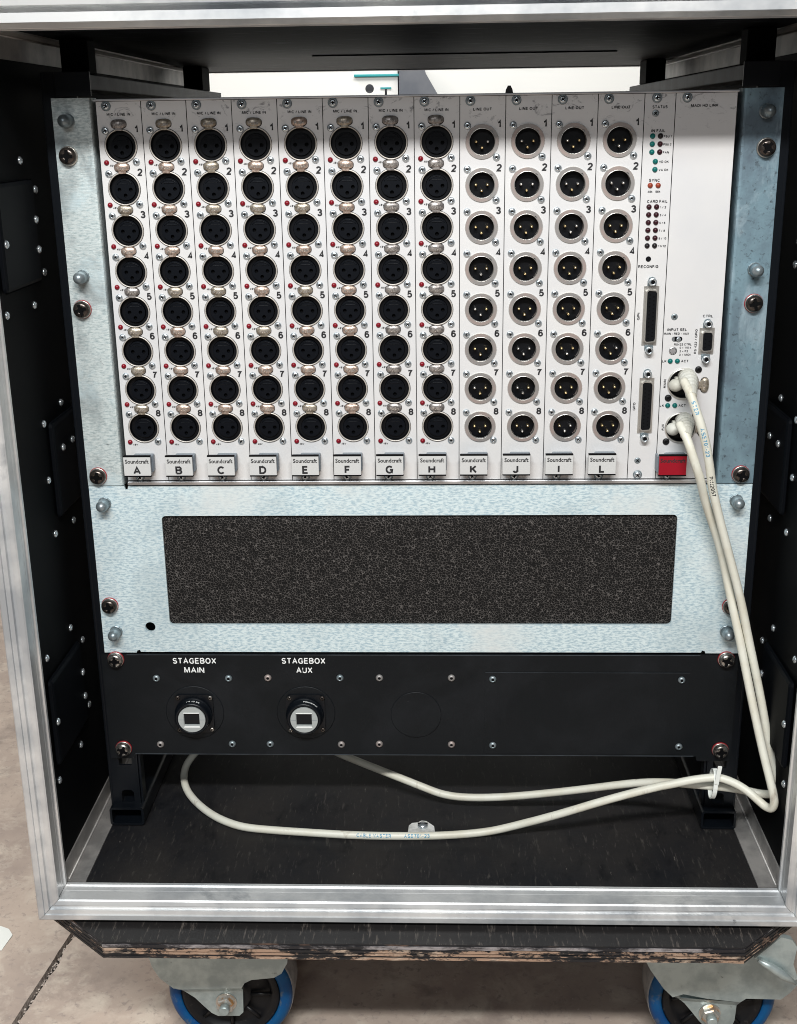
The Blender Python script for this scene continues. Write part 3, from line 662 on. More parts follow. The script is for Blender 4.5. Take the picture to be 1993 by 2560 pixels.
# ---- meshes for the cards
ZR = [-28.8 - 27.96 * k for k in range(8)]
def card_mesh(w_, holes):
    mb = MB(); mb.plate(rect(0.26, w_ - 0.26, -264.2, -0.2), holes, 0, 1.8, 'card_face', 'recess_black'); return mb.mesh('card_face')
mic_face = card_mesh(30.48, [circ(15, z, 10.4, 30) for z in ZR])
out_face = card_mesh(30.48, [circ(15, z, 8.7, 30) for z in ZR])
# female socket shell with thin bright ring
mb = MB(); mb.lathe([(11.05, -0.1), (11.05, -0.7), (10.8, -1.1), (10.45, -1.15), (10.2, -1.0), (10.1, -0.2), (10.1, 5)], 0, 0, 'ring_cream', 40)
mb.f = mb.f[:-2]; mb.m = mb.m[:-2]; mb.sm = mb.sm[:-2]
mb.lathe([(11.3, -0.02), (11.3, -0.3), (10.95, -0.34)], 0, 0, 'recess_black', 40, cap=False)
shell_me = mb.mesh('socket_ring')
mb = MB()
hh = [circ(-3.9, -0.6, 1.35, 12), circ(3.9, -0.6, 1.35, 12), circ(0, -4.5, 1.35, 12)]
mb.lathe([(10.05, -0.4), (10.05, 4.6)], 0, 0, 'socket_black', 36); mb.f = mb.f[:-2]; mb.m = mb.m[:-2]; mb.sm = mb.sm[:-2]
mb.plate(circ(0, 0, 9.8, 36), [circ(0, -0.4, 7.6, 32)], 3.2, 4.4, 'socket_black')
mb.plate(circ(0, -0.4, 7.2, 32), hh, 1.6, 4.4, 'insert_black')
for h in hh: mb.plate(h, [], 4.0, 4.3, 'recess_black')
arc = [(6.2 * math.cos(math.radians(a)), 1.5, -0.4 + 6.2 * math.sin(math.radians(a))) for a in range(35, 150, 8)]
mb.tube(arc, 0.28, 'insert_black', 6)
mb.box(-3.4, 3.4, 1.2, 1.6, 3.3, 3.7, 'insert_black', .12)
insert_me = mb.mesh('socket_insert')
# male connector
mb = MB()
ko = [(11.0 * math.cos(a), 11.0 * math.sin(a)) for a in [2 * math.pi * i / 44 for i in range(44)]]
inner = [(8.45 * math.cos(a), -0.2 + 8.45 * math.sin(a)) for a in [2 * math.pi * i / 44 for i in range(44)]]
inner2 = []
for i, p in enumerate(inner):     # key notch, upper right
    a = math.degrees(2 * math.pi * i / 44)
    q = 9.5 if 36 < a < 52 else 8.45
    inner2.append((q * math.cos(math.radians(a)), -0.2 + q * math.sin(math.radians(a))))
mb.plate(ko, [inner2], -1.2, 6, 'ring_satin', 'ring_satin')
mb.lathe([(11.25, -0.05), (11.25, -0.6), (11.0, -1.0)], 0, 0, 'ring_chrome', 44); mb.f = mb.f[:-2]; mb.m = mb.m[:-2]; mb.sm = mb.sm[:-2]
mb.lathe([(8.9, -1.22), (8.6, -1.5), (8.45, -1.3), (8.45, 1)], 0, -0.2, 'ring_chrome', 44, cap=False)
flange_me = mb.mesh('socket_flange')
mb = MB(); mb.lathe([(8.6, -0.9), (8.6, 9)], 0, 0, 'recess_black', 32); mb.f = mb.f[:-2]; mb.m = mb.m[:-2]; mb.sm = mb.sm[:-2]
mb.plate(circ(0, -0.2, 9.6, 32), [], 5.5, 6, 'socket_black'); well_me = mb.mesh('socket_well')
mb = MB(); mb.lathe([(0.95, 5.5), (0.95, 0.2), (0.7, -0.3), (0.02, -0.5)], 0, 0, 'pin_gold', 12); pin_me = mb.mesh('pin')
# push tab with raised lettering
mb = MB()
def ell(a, b_, cx, cz_, n=24, p=2.6):
    out = []
    for i in range(n):
        t = 2 * math.pi * i / n; c, s_ = math.cos(t), math.sin(t)
        out.append((cx + a * math.copysign(abs(c) ** (2 / p), c), cz_ + b_ * math.copysign(abs(s_) ** (2 / p), s_)))
    return out
e0 = ell(5.2, 2.9, 0, 0); e1 = ell(4.8, 2.5, 0, 0); n = len(e0)
mb.add([(x, -0.2, z) for x, z in e0] + [(x, -1.2, z) for x, z in e0] + [(x, -1.9, z) for x, z in e1],
       [(i, (i + 1) % n, n + (i + 1) % n, n + i) for i in range(n)] + [(n + i, n + (i + 1) % n, 2 * n + (i + 1) % n, 2 * n + i) for i in range(n)] + [list(range(2 * n, 3 * n))], 'tab_grey', True)
mb.box(-2.6, 2.6, -1.6, 0, -4.3, -1.8, 'tab_grey', .4)
tm = text_mesh('PUSH', 2.0, 'tab_grey', 0.02, 6.4, res=1)
vs = [(v.co.x / S, -2.25, v.co.z / S - 0.7) for v in tm.vertices]; fs = [list(p.vertices) for p in tm.polygons]
nv = len(vs); edges = {}
for f in fs:
    for i in range(len(f)):
        e = (f[i], f[(i + 1) % len(f)]); edges[e] = 1
mb.add(vs, fs, 'tab_letter')
side = [(a, b_) for a, b_ in edges if (b_, a) not in edges]
mb.add(vs + [(x, -1.85, z) for x, y, z in vs], [(a, b_, nv + b_, nv + a) for a, b_ in side], 'tab_letter')
e2 = ell(5.5, 3.2, 0, -0.1); mb.add([(x, -0.15, z) for x, z in e2], [list(range(len(e2)))], 'recess_black')
tab_me = mb.mesh('push_tab')
# handle block
def handle_meshes(k):
    mb = MB(); mb.plate([(0, -6.9), (19.4, -6.9), (19.4, 6.9), (0, 6.9)], [], -12.6, -11.2, k)
    a = mb.mesh('handle_front')
    mb = MB(); mb.box(-0.1, 19.6, -12.9, -10.2, 7.0, 7.9, 'recess_black', .2); mb.box(-0.1, 19.6, -12.9, -10.2, -7.9, -7.0, 'recess_black', .2)
    mb.box(0.6, 18.9, -11.1, -6, -6.9, 6.9, 'handle_grey'); mb.box(5.5, 20.0, -6, 0, -6.2, 6.6, 'handle_grey', .8)
    b_ = mb.mesh('handle_grip'); return a, b_
HW = handle_meshes('handle_white'); HR = handle_meshes('handle_red')
T = lambda *a, **k: text_mesh(*a, **k)
letters = 'ABCDEFGHKJIL'
tabcol = {0: ['tab_grey', 'tab_copper', 'tab_bronze', 'tab_copper', 'tab_grey', 'tab_bronze', 'tab_bronze', 'tab_bronze'], 6: ['tab_grey'] * 8, 7: ['tab_grey'] * 8}
YP = -0.12
for ci, L in enumerate(letters):
    mic = ci < 8; cx = X0 + ci * 6 * HP
    card = put(mic_face if mic else out_face, 'card', box, (cx, 0, 0), '%s card with handle letter %s' % ('microphone and line input' if mic else 'line output', L))
    put(random.choice(head_screws), 'screw', card, (7.0, 0, -3.0))
    put(T('MIC / LINE IN', 1.85, 'print_black', 0.012, 15.9) if mic else T('LINE OUT', 1.85, 'print_black', 0.012, 12.2), 'heading', card, (15, YP, -8.4))
    for k, z in enumerate(ZR):
        if mic:
            put(shell_me, 'socket_ring', card, (15, 0, z))
            put(insert_me, 'socket_insert', card, (15, 0, z))
            tc = tabcol.get(ci, ['tab_copper'] * 8)[k]
            if ci in (1, 2, 3, 4, 5) and random.random() < .3: tc = 'tab_bronze'
            put(tab_me, 'push_tab', card, (14.5, 0, z + 14.2), mt=tc, rot=(0, random.uniform(-.05, .05), 0))
            put(LED['led_red'], 'led', card, (4.2, 0, z - 10.7))
            put(T('48V', 1.4, 'print_black', 0.02, 3.5), 'led_caption', card, (7.9, YP, z - 12.6))
        else:
            put(flange_me, 'socket_flange', card, (15, 0, z - .2))
            put(well_me, 'socket_well', card, (15, 0, z - .2))
            for px, pz in ((-4.0, -0.2), (3.8, -0.2), (-0.1, -4.2)):
                put(pin_me, 'pin', card, (15 + px, 0, z + pz), mt=random.choice(['pin_gold', 'pin_gold', 'pin_silver']))
        rr = (0, random.uniform(0, 6), 0)
        put(random.choice(card_screws), 'screw', card, (5.1, 0, z + 10.0), rot=rr)
        put(random.choice(card_screws), 'screw', card, (24.7, 0, z - 10.4), rot=(0, rr[1] + 1, 0))
        put(T(str(k + 1), 5.0, 'print_black', 0.03), 'channel_number', card, (26.4, YP, z + 10.8))
    hx = 1.4 if mic else 0.6
    put(HW[0], 'handle_front', card, (hx, 0, -250.2)); put(HW[1], 'handle_grip', card, (hx, 0, -250.2))
    put(T('Soundcraft', 3.0, 'print_black', 0.022, 17.2), 'lettering', card, (hx + 9.7, -12.75, -246.4))
    put(T(L, 6.0, 'print_black', 0.035), 'handle_letter', card, (hx + 9.4, -12.75, -253.2))
    put(random.choice(head_screws), 'screw', card, (9.6, 0, -261.6))

# ---- status card (4 HP)
sx0 = X0 + 72 * HP
mb = MB(); mb.plate(rect(.26, 4 * HP - .26, -264.2, -.2), [circ(7.5, -107.5, 1.7, 16), rrect(6.6, 15.0, -166.0, -127.0, 2), rrect(6.6, 15.0, -229.0, -190.8, 2)], 0, 1.8, 'card_face', 'recess_black')
st = put(mb.mesh('card_face'), 'card', box, (sx0, 0, 0), 'narrow status card with indicator lamps and two long D-shaped ports')
def lab(card, txt, x, z, h, w_=None, bold=0.012, rot=0, k='print_black', name='caption', y=YP):
    return put(T(txt, h, k, bold, w_, rot=rot), name, card, (x, y, z))
put(head_screws[0], 'screw', st, (8, 0, -2.9)); lab(st, 'STATUS', 10.2, -8.6, 2.0, 9.9); put(flat_screw, 'screw', st, (7.5, 0, -12.6))
lab(st, 'IN FAIL', 9.8, -23.6, 2.0, 9.2)
for z, t, w_ in ((-27, 'PSU 1', 5.4), (-32.1, 'PSU 2', 5.4), (-37.2, 'FAN', 4.0)):
    put(LED['led_green'], 'led', st, (6.3, 0, z)); put(LED['led_off'] if z == -27 else LED['led_maroon'], 'led', st, (11.5, 0, z))
    lab(st, t, 13.6 + w_ / 2, z - .3, 1.5, w_)
for z, t in ((-43.3, 'VD OK'), (-48.5, 'VA OK')):
    put(LED['led_green'], 'led', st, (8.9, 0, z)); lab(st, t, 14.6, z - .2, 1.6, 6.4)
lab(st, 'SYNC', 8.9, -55.4, 2.0, 7.2)
for x, t in ((6.3, '48k'), (11.6, '96k')):
    put(LED['led_orange'], 'led', st, (x, 0, -58.8)); lab(st, t, x, -62.8, 1.5, 3.3)
lab(st, 'CARD FAIL', 11.5, -69.2, 2.0, 13.6)
for i, t in enumerate(('1 / 2', '3 / 4', '5 / 6', '7 / 8', '9 / 10', '11/12')):
    z = -72.8 - 5.16 * i
    for x in (6.2, 11.3): put(LED['led_maroon'] if i < 5 else LED['led_off'], 'led', st, (x, 0, z))
    lab(st, t, 15.7 + (.6 if i > 3 else 0), z - .3, 1.5, 4.0 if i < 4 else 5.2)
mb = MB(); mb.lathe([(1.85, 0.0), (1.8, -.3), (1.5, -.35), (1.4, .4)], 0, 0, 'socket_black', 16); mb.build('reset_button', st, (7.5, 0, -107.5))
lab(st, 'RECONFIG', 7.7, -112.6, 2.0, 13.8)
# D-sub ports
def dsub(card, cx, zt_, zb_, wd, wdi, name='port'):
    hgt = zt_ - zb_
    mb = MB()
    inset = 2.2; z0, z1 = zb_ + inset, zt_ - inset
    out = [(cx - wd / 2, zb_), (cx + wd / 2, zb_), (cx + wd / 2, zt_), (cx - wd / 2, zt_)]
    inn = [(cx - wdi / 2 + .2, z0 + 1.2), (cx - wdi / 2 + 1.5, z0), (cx + wdi / 2 - 1, z0 + .4), (cx + wdi / 2, z0 + 2), (cx + wdi / 2, z1 - 2), (cx + wdi / 2 - 1, z1 - .4), (cx - wdi / 2 + 1.5, z1), (cx - wdi / 2 + .2, z1 - 1.2)]
    mb.plate(out, [inn], -0.5, -0.1, 'ring_chrome')
    ccx = sum(p[0] for p in inn) / 8; ccz = (z0 + z1) / 2
    def sc_(f, d): return [(ccx + (x - ccx) * f + (d if False else 0), ccz + (z_ - ccz) * (1 - (1 - f) * wdi / hgt)) for x, z_ in inn]
    mb.plate(inn, [sc_(0.84, 0)], -3.6, 0.4, 'ring_chrome')
    mb.build('port_shell', card)
    mb = MB(); mb.plate(sc_(0.80, 0), [], -3.0, 0.4, 'socket_black')
    npin = int((z1 - z0 - 6) / 2.75)
    for col, dx in ((0, -1.4), (1, 1.4)):
        for j in range(npin + 1 - col):
            zz_ = z0 + 3 + 2.75 * j + col * 1.38
            mb.lathe([(0.62, -3.02), (0.55, -3.05)], cx + dx + .1, zz_, 'recess_black', 6, False)
    mb.build('port_insert', card)
    for zz_ in (zt_ + 3.2, zb_ - 3.2):
        mb = MB()
        s_ = 1 if zz_ > zt_ else -1
        mb.plate([(cx - 3, zz_ - s_ * 3.2), (cx + 3, zz_ - s_ * 3.2), (cx + 3, zz_), (cx + 2, zz_ + s_ * 2.5), (cx, zz_ + s_ * 3.2), (cx - 2, zz_ + s_ * 2.5), (cx - 3, zz_)], [], -0.6, -0.1, 'stud_metal')
        mb.lathe([(2.75, -0.6), (2.75, -4.6), (2.4, -5.0), (1.5, -5.0), (1.3, -3.0), (0.02, -2.8)], cx, zz_, 'bright_screw', 6 if False else 14)
        mb.lathe([(1.35, -4.9), (1.2, -5.03)], cx, zz_, 'recess_black', 10)
        mb.build('jack_post', card)
dsub(st, 10.7, -125.9, -166.9, 10.3, 8.2); lab(st, 'GPI', 2.6, -146.8, 1.8, 5.2, rot=math.pi / 2)
dsub(st, 10.7, -190.1, -230.3, 10.3, 8.2); lab(st, 'GPO', 2.6, -210.8, 1.8, 5.8, rot=math.pi / 2)
put(flat_screw, 'screw', st, (6.9, 0, -250.8)); put(head_screws[1], 'screw', st, (7.3, 0, -261.3))

# ---- network link card (8 HP)
mx0 = X0 + 76 * HP
C1 = (15.9, -194.6); C2 = (15.8, -226.4)
mb = MB(); mb.plate(rect(.26, 8 * HP - .5, -264.2, -.2), [circ(*C1, 10.4, 32), circ(*C2, 10.4, 32), rrect(6.2, 13.6, -164.6, -161.1, 1.7), circ(7.5, -171.2, 2.9, 18)], 0, 1.8, 'card_face', 'recess_black')
md = put(mb.mesh('card_face'), 'card', box, (mx0, 0, 0), 'wide network link card with two round data sockets')
put(head_screws[2], 'screw', md, (7.5, 0, -2.9)); lab(md, 'MADI HD LINK', 19.1, -8.1, 1.85, 17.9)
put(flat_screw, 'screw', md, (7.2, 0, -147.3)); lab(md, 'INPUT SEL', 9.5, -156.2, 2.0, 13.4); lab(md, 'MAIN - RED - AUX', 9.2, -159.0, 1.6, 17.4)
mb = MB(); mb.box(6.0, 13.8, 1.0, 1.6, -165.2, -160.5, 'recess_black'); mb.lathe([(1.5, 1.0), (1.5, -1.2), (1.1, -1.5)], 10.8, -162.9, 'bright_screw', 12); mb.box(6.6, 8.2, 0.3, 1.0, -164.2, -161.5, 'bright_screw'); mb.build('slide_switch', md)
mb = MB(); mb.lathe([(2.85, 0.9), (2.8, 0.2), (2.2, 0.1)], 7.5, -171.2, 'frame_rail', 18)
for i in range(10):
    a = i * math.pi / 5; mb.box(7.5 + 2.1 * math.cos(a) - .22, 7.5 + 2.1 * math.cos(a) + .22, -.02, .12, -171.2 + 2.1 * math.sin(a) - .3, -171.2 + 2.1 * math.sin(a) + .3, 'print_black')
mb.build('rotary_switch', md)
lab(md, 'RS422 CTRL', 14.1, -166.6, 1.6, 12.0, 0.006)
lab(md, '0 = 115 k', 16.0, -168.9, 1.5, 8.0, 0.006); lab(md, '2 = P2', 15.0, -171.4, 1.5, 6.0, 0.006); lab(md, '3 = MIDI', 15.9, -173.9, 1.5, 7.9, 0.006)
for z in (-178.4, -210.3):
    lab(md, 'LK', 1.9, z, 1.8, 3.0); put(LED['led_green'], 'led', md, (6.0, 0, z)); put(LED['led_green'], 'led', md, (11.0, 0, z)); lab(md, 'ACT', 16.1, z, 1.8, 5.0)
lab(md, 'CTRL', 30.2, -146.9, 1.9, 6.8); lab(md, 'RS 422 / GPIO', 23.0, -164.6, 1.7, 17.2, rot=math.pi / 2)
dsub(md, 30.3, -155.1, -173.5, 10.4, 8.0)
lab(md, 'MAIN', 3.1, -194.5, 1.8, 6.2, rot=math.pi / 2); lab(md, 'AUX', 3.3, -226.3, 1.8, 4.9, rot=math.pi / 2)
for C in (C1, C2):
    mb = MB(); mb.lathe([(11.2, -0.1), (11.2, -0.8), (10.9, -1.4), (10.3, -1.5), (10.1, -1.0), (10.1, 3)], *C, 'ring_chrome', 40); mb.f = mb.f[:-2]; mb.m = mb.m[:-2]; mb.sm = mb.sm[:-2]
    mb.build('socket_ring', md)
    mb = MB(); mb.lathe([(10.05, -0.6), (10.0, 7)], *C, 'socket_black', 32); mb.f = mb.f[:-2]; mb.m = mb.m[:-2]; mb.sm = mb.sm[:-2]
    mb.plate(circ(*C, 10, 32), [rect(C[0] - 6, C[0] + 6, C[1] - 5.5, C[1] + 5.5)], 2.8, 3.4, 'socket_black'); mb.plate(circ(*C, 9.9, 20), [], 5.5, 6, 'recess_black')
    mb.build('socket_insert', md)
put(dark_small, 'screw', md, (26.1, 0, -184.5)); put(dark_small, 'screw', md, (6.0, 0, -204.8)); put(dark_small, 'screw', md, (6.2, 0, -236.7)); put(dark_small, 'screw', md, (26.0, 0, -216.8))
put(tab_me, 'push_tab', md, (31.0, 0, -195.4), mt='tab_bronze', rot=(0, math.pi / 2, 0)); put(tab_me, 'push_tab', md, (30.9, 0, -227.2), mt='tab_bronze', rot=(0, math.pi / 2, 0))
put(HR[0], 'handle_front', md, (-0.1, 0, -251.2)); mb = MB()
o = put(HR[1], 'handle_grip', md, (-0.1, 0, -251.2))
mb.box(-0.9, 0.6, -9, 0, -257.5, -245.2, 'handle_grey', .4); mb.build('handle_side', md)
lab(md, 'Soundcraft', 9.6, -247.4, 2.9, 17.8, 0.02, y=-12.75, name='lettering'); put(head_screws[0], 'screw', md, (8.2, 0, -261.6))
# rack screws and studs of the stage box
def corr(x, z, d):       # seen head position -> position on the panel, for a head standing d mm proud
    f = (841.8 - d) / 841.8; return (17.2 + (x - 17.2) * f, -17.3 + (z + 17.3) * f)
def rscrew(par, x, z, k, red, ang=0, oz=0):
    X, Z = corr(x, z, 4); put(RS[(k, red)], 'rack_screw', par, (X, 0, Z - oz), rot=(0, ang, 0))
def stud(par, x, z, oz=0):
    X, Z = corr(x, z, 10); put(stud_me, 'locating_stud', par, (X, 0, Z - oz))
rscrew(box, -235.9, -34.8, 'dark_screw', False, 0.3); rscrew(box, -236.2, -138.9, 'dark_screw', True, 0.1); rscrew(box, -236.1, -261.9, 'dark_screw', True, 0.5)
rscrew(box, 235.1, -35.4, 'dark_screw', False, 0.9); rscrew(box, 234.7, -138.8, 'dark_screw', True, 0.2); rscrew(box, 234.8, -262.3, 'dark_screw', True, 0.7)
stud(box, -236.2, -12.1); stud(box, -235.8, -117); stud(box, 235, -12); stud(box, 235.2, -116.4)

# ================================================================== FILTER PANEL
fp = empty('filter_panel', (0, 0, -403), 'wide galvanised vent panel with rectangular black foam window in the middle', 'vent panel')
ov = (0, 0, 403)
mb = MB()
outer = [(-243, -402.9), (-218, -402.9), (-217.4, -401.2), (-215.4, -400.6), (-214.6, -402.3), (214.4, -402.3), (215.2, -400.6), (217.2, -401.2), (217.8, -402.9), (243, -402.9), (243, -268.9), (217, -268.9), (-213.6, -268.9), (-214.2, -271.6), (-215.8, -271.6), (-216.4, -268.9), (-243, -268.9)]
mb.plate(outer, [rrect(-190.5, 190.5, -379.4, -292.0, 3.2), circ(-205.7, -381.4, 3.9, 24)], 0, 2.0, 'galvanised_bright'); mb.build('face_plate', fp, ov)
mb = MB(); NX, NZ = 96, 22; vs = []
for j in range(NZ + 1):
    for i in range(NX + 1):
        x = -192 + 384 * i / NX; z = -381 + 90.4 * j / NZ
        e = min(x + 192, 192 - x, z + 381, -290.6 - z)
        vs.append((x, 3.0 - 1.2 * min(1, e / 6) + 0.3 * mnoise.noise((x * .3, z * .3, 0)), z))
mb.add(vs, [(j * (NX + 1) + i, j * (NX + 1) + i + 1, (j + 1) * (NX + 1) + i + 1, (j + 1) * (NX + 1) + i) for j in range(NZ) for i in range(NX)], 'foam', True)
mb.build('foam_filter', fp, ov)
mb = MB(); mb.box(-213, 213, 12, 330, -401, -270, 'black_steel'); mb.build('chassis', fp, ov)
rscrew(fp, -236.5, -365.2, 'dark_screw', True, 0.3, -403); rscrew(fp, 235.0, -365.9, 'dark_screw', True, 0.6, -403)
stud(fp, -235.1, -285.1, -403); stud(fp, -235.4, -389.7, -403); stud(fp, 234.7, -284.4, -403); stud(fp, 234.7, -388.9, -403)

# ================================================================== BLACK CONNECTOR PANEL
bp_ = empty('connector_panel', (0, 0, -491), 'black steel patch panel with two silver network jacks below the vent panel', 'patch panel')
ob = (0, 0, 491)
mb = MB(); CX = (-176.0, -88.6); CZ = -454.0
mb.plate([(-246, -495), (-228, -495), (-226.5, -491), (216, -491), (217, -495), (243, -495), (243, -404.4), (-246, -404.4)], [], 0, 2.0, 'black_paint')
mb.box(-226, 214, -0.35, 0, -405.0, -404.45, 'bar_steel'); mb.box(-226, 214, -0.35, 0, -491, -490.5, 'bar_steel')
mb.build('face_plate', bp_, ob)
mb = MB(); mb.plate(rrect(51, 207, -489, -419, 1), [], -0.6, -0.05, 'black_paint'); mb.box(51, 207, -0.75, -0.6, -419.25, -418.95, 'steel_washer' if False else 'bar_steel'); mb.build('blanking_plate', bp_, ob)
mb = MB(); mb.lathe([(19.6, -0.05), (19.6, -0.5), (19.2, -0.7)], -2.6, -455.5, 'black_paint', 48); mb.build('blanking_disc', bp_, ob)
pm = MB(); pm.lathe([(2.9, 0), (2.85, -.6), (2.3, -1.5), (1.5, -1.9), (1.2, -1.9), (1.0, -.8), (0.02, -.8)], 0, 0, 'stud_metal', 16); pm.lathe([(1.1, -1.5), (1.0, -1.92)], 0, 0, 'recess_black', 6, False); panel_screw = pm.mesh('screw')
for i, (x, z) in enumerate([(-204.7, -425.4), (-148.1, -425.3), (-117.4, -424.8), (-61.3, -424.7), (-30.7, -424.6), (25, -424.5), (56.8, -425.2), (201.3, -425.6),
             (-205.7, -483), (-148.4, -482.4), (-118.2, -482.3), (-61.8, -482.5), (-31.8, -481.9), (25, -482.1), (57.4, -482.3), (202.4, -482.9)]):
    X, Z = corr(x, z, 1.5); put(panel_screw, 'screw', bp_, (X, -0.7 if x > 50 else 0, Z + 491), mt='ring_satin' if i in (2, 4, 5, 8, 11, 12, 13) else 'stud_metal')
for j, cx in enumerate(CX):
    mb = MB(); mb.lathe([(22.8, -0.05), (22.8, -0.5), (22.3, -0.8)], cx, CZ, 'black_paint', 48); mb.build('mounting_disc', bp_, ob)
    mb = MB(); cxx = cx
    mb.plate(rrect(cxx - 15.2, cxx + 15, -470.5, -437.8, 4.5), [], -2.6, -0.8, 'black_steel')
    mb.lathe([(14.8, -2.6), (14.8, -3.4), (14.2, -4.2), (13.6, -4.6), (13.5, -9.8), (13.0, -10.8), (11.4, -11.2), (11.2, -10.2)], cxx - 0.6, -454.6, 'black_steel', 44)
    body = mb.build('jack_body', bp_, ob)
    jx, jz = cxx - 0.3, -454.4
    mb = MB(); mb.plate(circ(jx, jz, 10.6, 40), [rect(jx - 6.4, jx + 6.4, jz - 5.2, jz + 5.4)], -12.0, -10.6, 'jack_grey')
    mb.plate(rect(jx - 6.35, jx + 6.35, jz - 5.15, jz + 5.35), [rect(jx - 6.0, jx + 6.0, jz - 4.6, jz + 5.0)], -11.6, -4.0, 'jack_grey')
    mb.plate([(jx - 6.4, jz - 6.6), (jx + 6.4, jz - 6.6), (jx + 5.8, jz - 5.3), (jx - 5.8, jz - 5.3)], [], -12.3, -12.0, 'print_white')
    mb.plate([(jx - 6.2, jz + 5.5), (jx + 6.2, jz + 5.5), (jx + 6.2, jz + 6.1), (jx - 6.2, jz + 6.1)], [], -12.3, -12.0, 'print_white')
    mb.box(jx - 10.2, jx - 6.2, -12.06, -12.0, jz - .15, jz + .1, 'handle_grey'); mb.box(jx + 6.2, jx + 10.2, -12.06, -12.0, jz - .15, jz + .1, 'handle_grey')
    mb.build('jack_front', bp_, ob)
    mb = MB(); mb.plate(rect(jx - 6.0, jx + 6.0, jz - 4.6, jz + 5.0), [], -3.9, -3.5, 'recess_black'); mb.box(jx - 1.8, jx + 1.8, -7, -4, jz - 4.0, jz - 2.6, 'socket_black')
    for q in range(8): mb.box(jx - 3.6 + q * 1.0, jx - 3.25 + q * 1.0, -8, -4, jz + 1.2, jz + 1.5, 'dark_screw')
    mb.build('jack_well', bp_, ob)
    for x, z in ((cxx - 12.2, -440.2), (cxx + 13.2, -440.2), (cxx + 13.0, -467.6), (cxx - 12.5, -468)):
        put(screw_mesh(1.9, 1.2, 'dark_screw' if (x > cxx) == bool(j) else 'worn_screw', ang=.4), 'screw', bp_, (x, -2.6, z + 491))
    # lettering printed round the top of the barrel
    tm = T('1 6 13 30' if j == 0 else 'AMPHENOL', 1.9, 'print_white', 0.02, 10.5 if j == 0 else 12.5).copy()
    a_off = 0.08 if j == 0 else 0.42
    for v in tm.vertices:
        x, z = v.co.x / S, v.co.z / S; a = math.pi / 2 - a_off - x / 13.7
        v.co = Vector((13.62 * math.cos(a), -7.2 - z, 13.62 * math.sin(a))) * S
    put(tm, 'lettering', bp_, (cxx - 0.6, 0, -454.6 + 491))
lab(bp_, 'STAGEBOX', -173.6, -409.8 + 491, 4.9, 33.6, 0.03, k='print_white', name='lettering', y=-.15); lab(bp_, 'MAIN', -174.2, -417.6 + 491, 4.9, 15.6, 0.03, k='print_white', name='lettering', y=-.15)
lab(bp_, 'STAGEBOX', -89.0, -409.7 + 491, 4.9, 33.6, 0.03, k='print_white', name='lettering', y=-.15); lab(bp_, 'AUX', -88.6, -417.5 + 491, 4.9, 12.4, 0.03, k='print_white', name='lettering', y=-.15)
rscrew(bp_, -235.8, -410.3, 'worn_screw', True, 0.2, -491); rscrew(bp_, 234.7, -409.5, 'worn_screw', True, 0.5, -491)
rscrew(bp_, -236.1, -487.9, 'worn_screw', True, 0.6, -491); rscrew(bp_, 235.4, -487.2, 'worn_screw', True, 0.1, -491)
mb = MB(); mb.box(-210, 214, 8, 60, -489, -406, 'black_steel'); mb.build('rear_tray', bp_, ob)

# ================================================================== CABLES
CABLE_A = [(185.5, -17, -189.0), (187.3, -24, -193.0), (189.2, -27.0, -197.2), (192.6, -31.0, -207.5), (196.3, -33.0, -217.7), (201.1, -32.0, -233.3), (205.2, -30.0, -250.8), (207.8, -28.0, -263.0), (214.7, -26.0, -286.5), (225.7, -24.0, -320.2), (235.2, -24.0, -351.0), (242.5, -26.0, -380.5), (249.9, -30.0, -410.6), (255.7, -36.0, -437.9), (260.0, -40.0, -460.4), (263.6, -44.0, -474.1), (266.3, -48.0, -486.0), (266.6, -45.0, -495.2), (263.0, -38.0, -501.4), (257.3, -34.0, -503.2), (247.7, -32.0, -502.0), (236.8, -31.0, -500.6), (223.6, -30.0, -499.5), (209.6, -27.0, -500.1), (192.0, -18.0, -503.6), (168.3, -3.0, -513.2), (124.4, 10.0, -527.7), (76.5, 18.0, -538.4), (43.2, 22.0, -542.3), (19.4, 24.0, -541.0), (-1.3, 28.0, -534.8), (-28.8, 38.0, -528.7), (-53.9, 50.0, -524.7), (-71.4, 64.0, -525.0), (-89.8, 85.0, -526.2), (-103.9, 110.0, -520)]
CABLE_B = [(184.5, -16, -220.0), (186.3, -22, -223.5), (188.1, -25.0, -227.3), (190.2, -29.0, -233.4), (194.7, -30.0, -246.0), (199.3, -28.0, -258.2), (203.2, -23.0, -270.2), (209.4, -18.0, -286.2), (218.0, -15.0, -308.0), (224.4, -14.0, -329.8), (229.6, -18.0, -352.4), (235.2, -24.0, -376.3), (240.9, -32.0, -403.4), (246.1, -42.0, -429.6), (251.8, -52.0, -455.8), (255.0, -57.0, -469.0), (258.2, -62.0, -482.0), (260.2, -64.0, -491.8), (259.4, -62.5, -498.4), (256.4, -58.0, -500.0), (252.0, -54.0, -497.6), (246.0, -48.0, -493.9), (238.5, -44.0, -490.1), (230.3, -41.0, -487.5), (224.1, -39.0, -487.0), (216.7, -38.0, -487.9), (204.5, -37.0, -490.5), (191.3, -35.5, -494.7), (177.5, -34.0, -498.9), (141.9, -30.0, -512.6), (109.8, -26.0, -526.7), (78.5, -19.1, -541.0), (54.6, -17.1, -548.8), (26.9, -19.6, -550.5), (-3.7, -21.7, -550.5), (-49.6, -21.2, -550.5), (-96.3, -16.9, -550.5), (-122.6, -13.9, -550.5), (-144.9, -9.3, -550.5), (-167.0, 4.6, -550.5), (-186.0, 25.4, -550.5), (-198.4, 45.0, -549.5), (-203.4, 60.0, -545.8), (-201.9, 68.0, -538.7), (-195.4, 75.0, -531.7), (-186.4, 84.0, -522.8), (-178.4, 95.0, -507.4)]
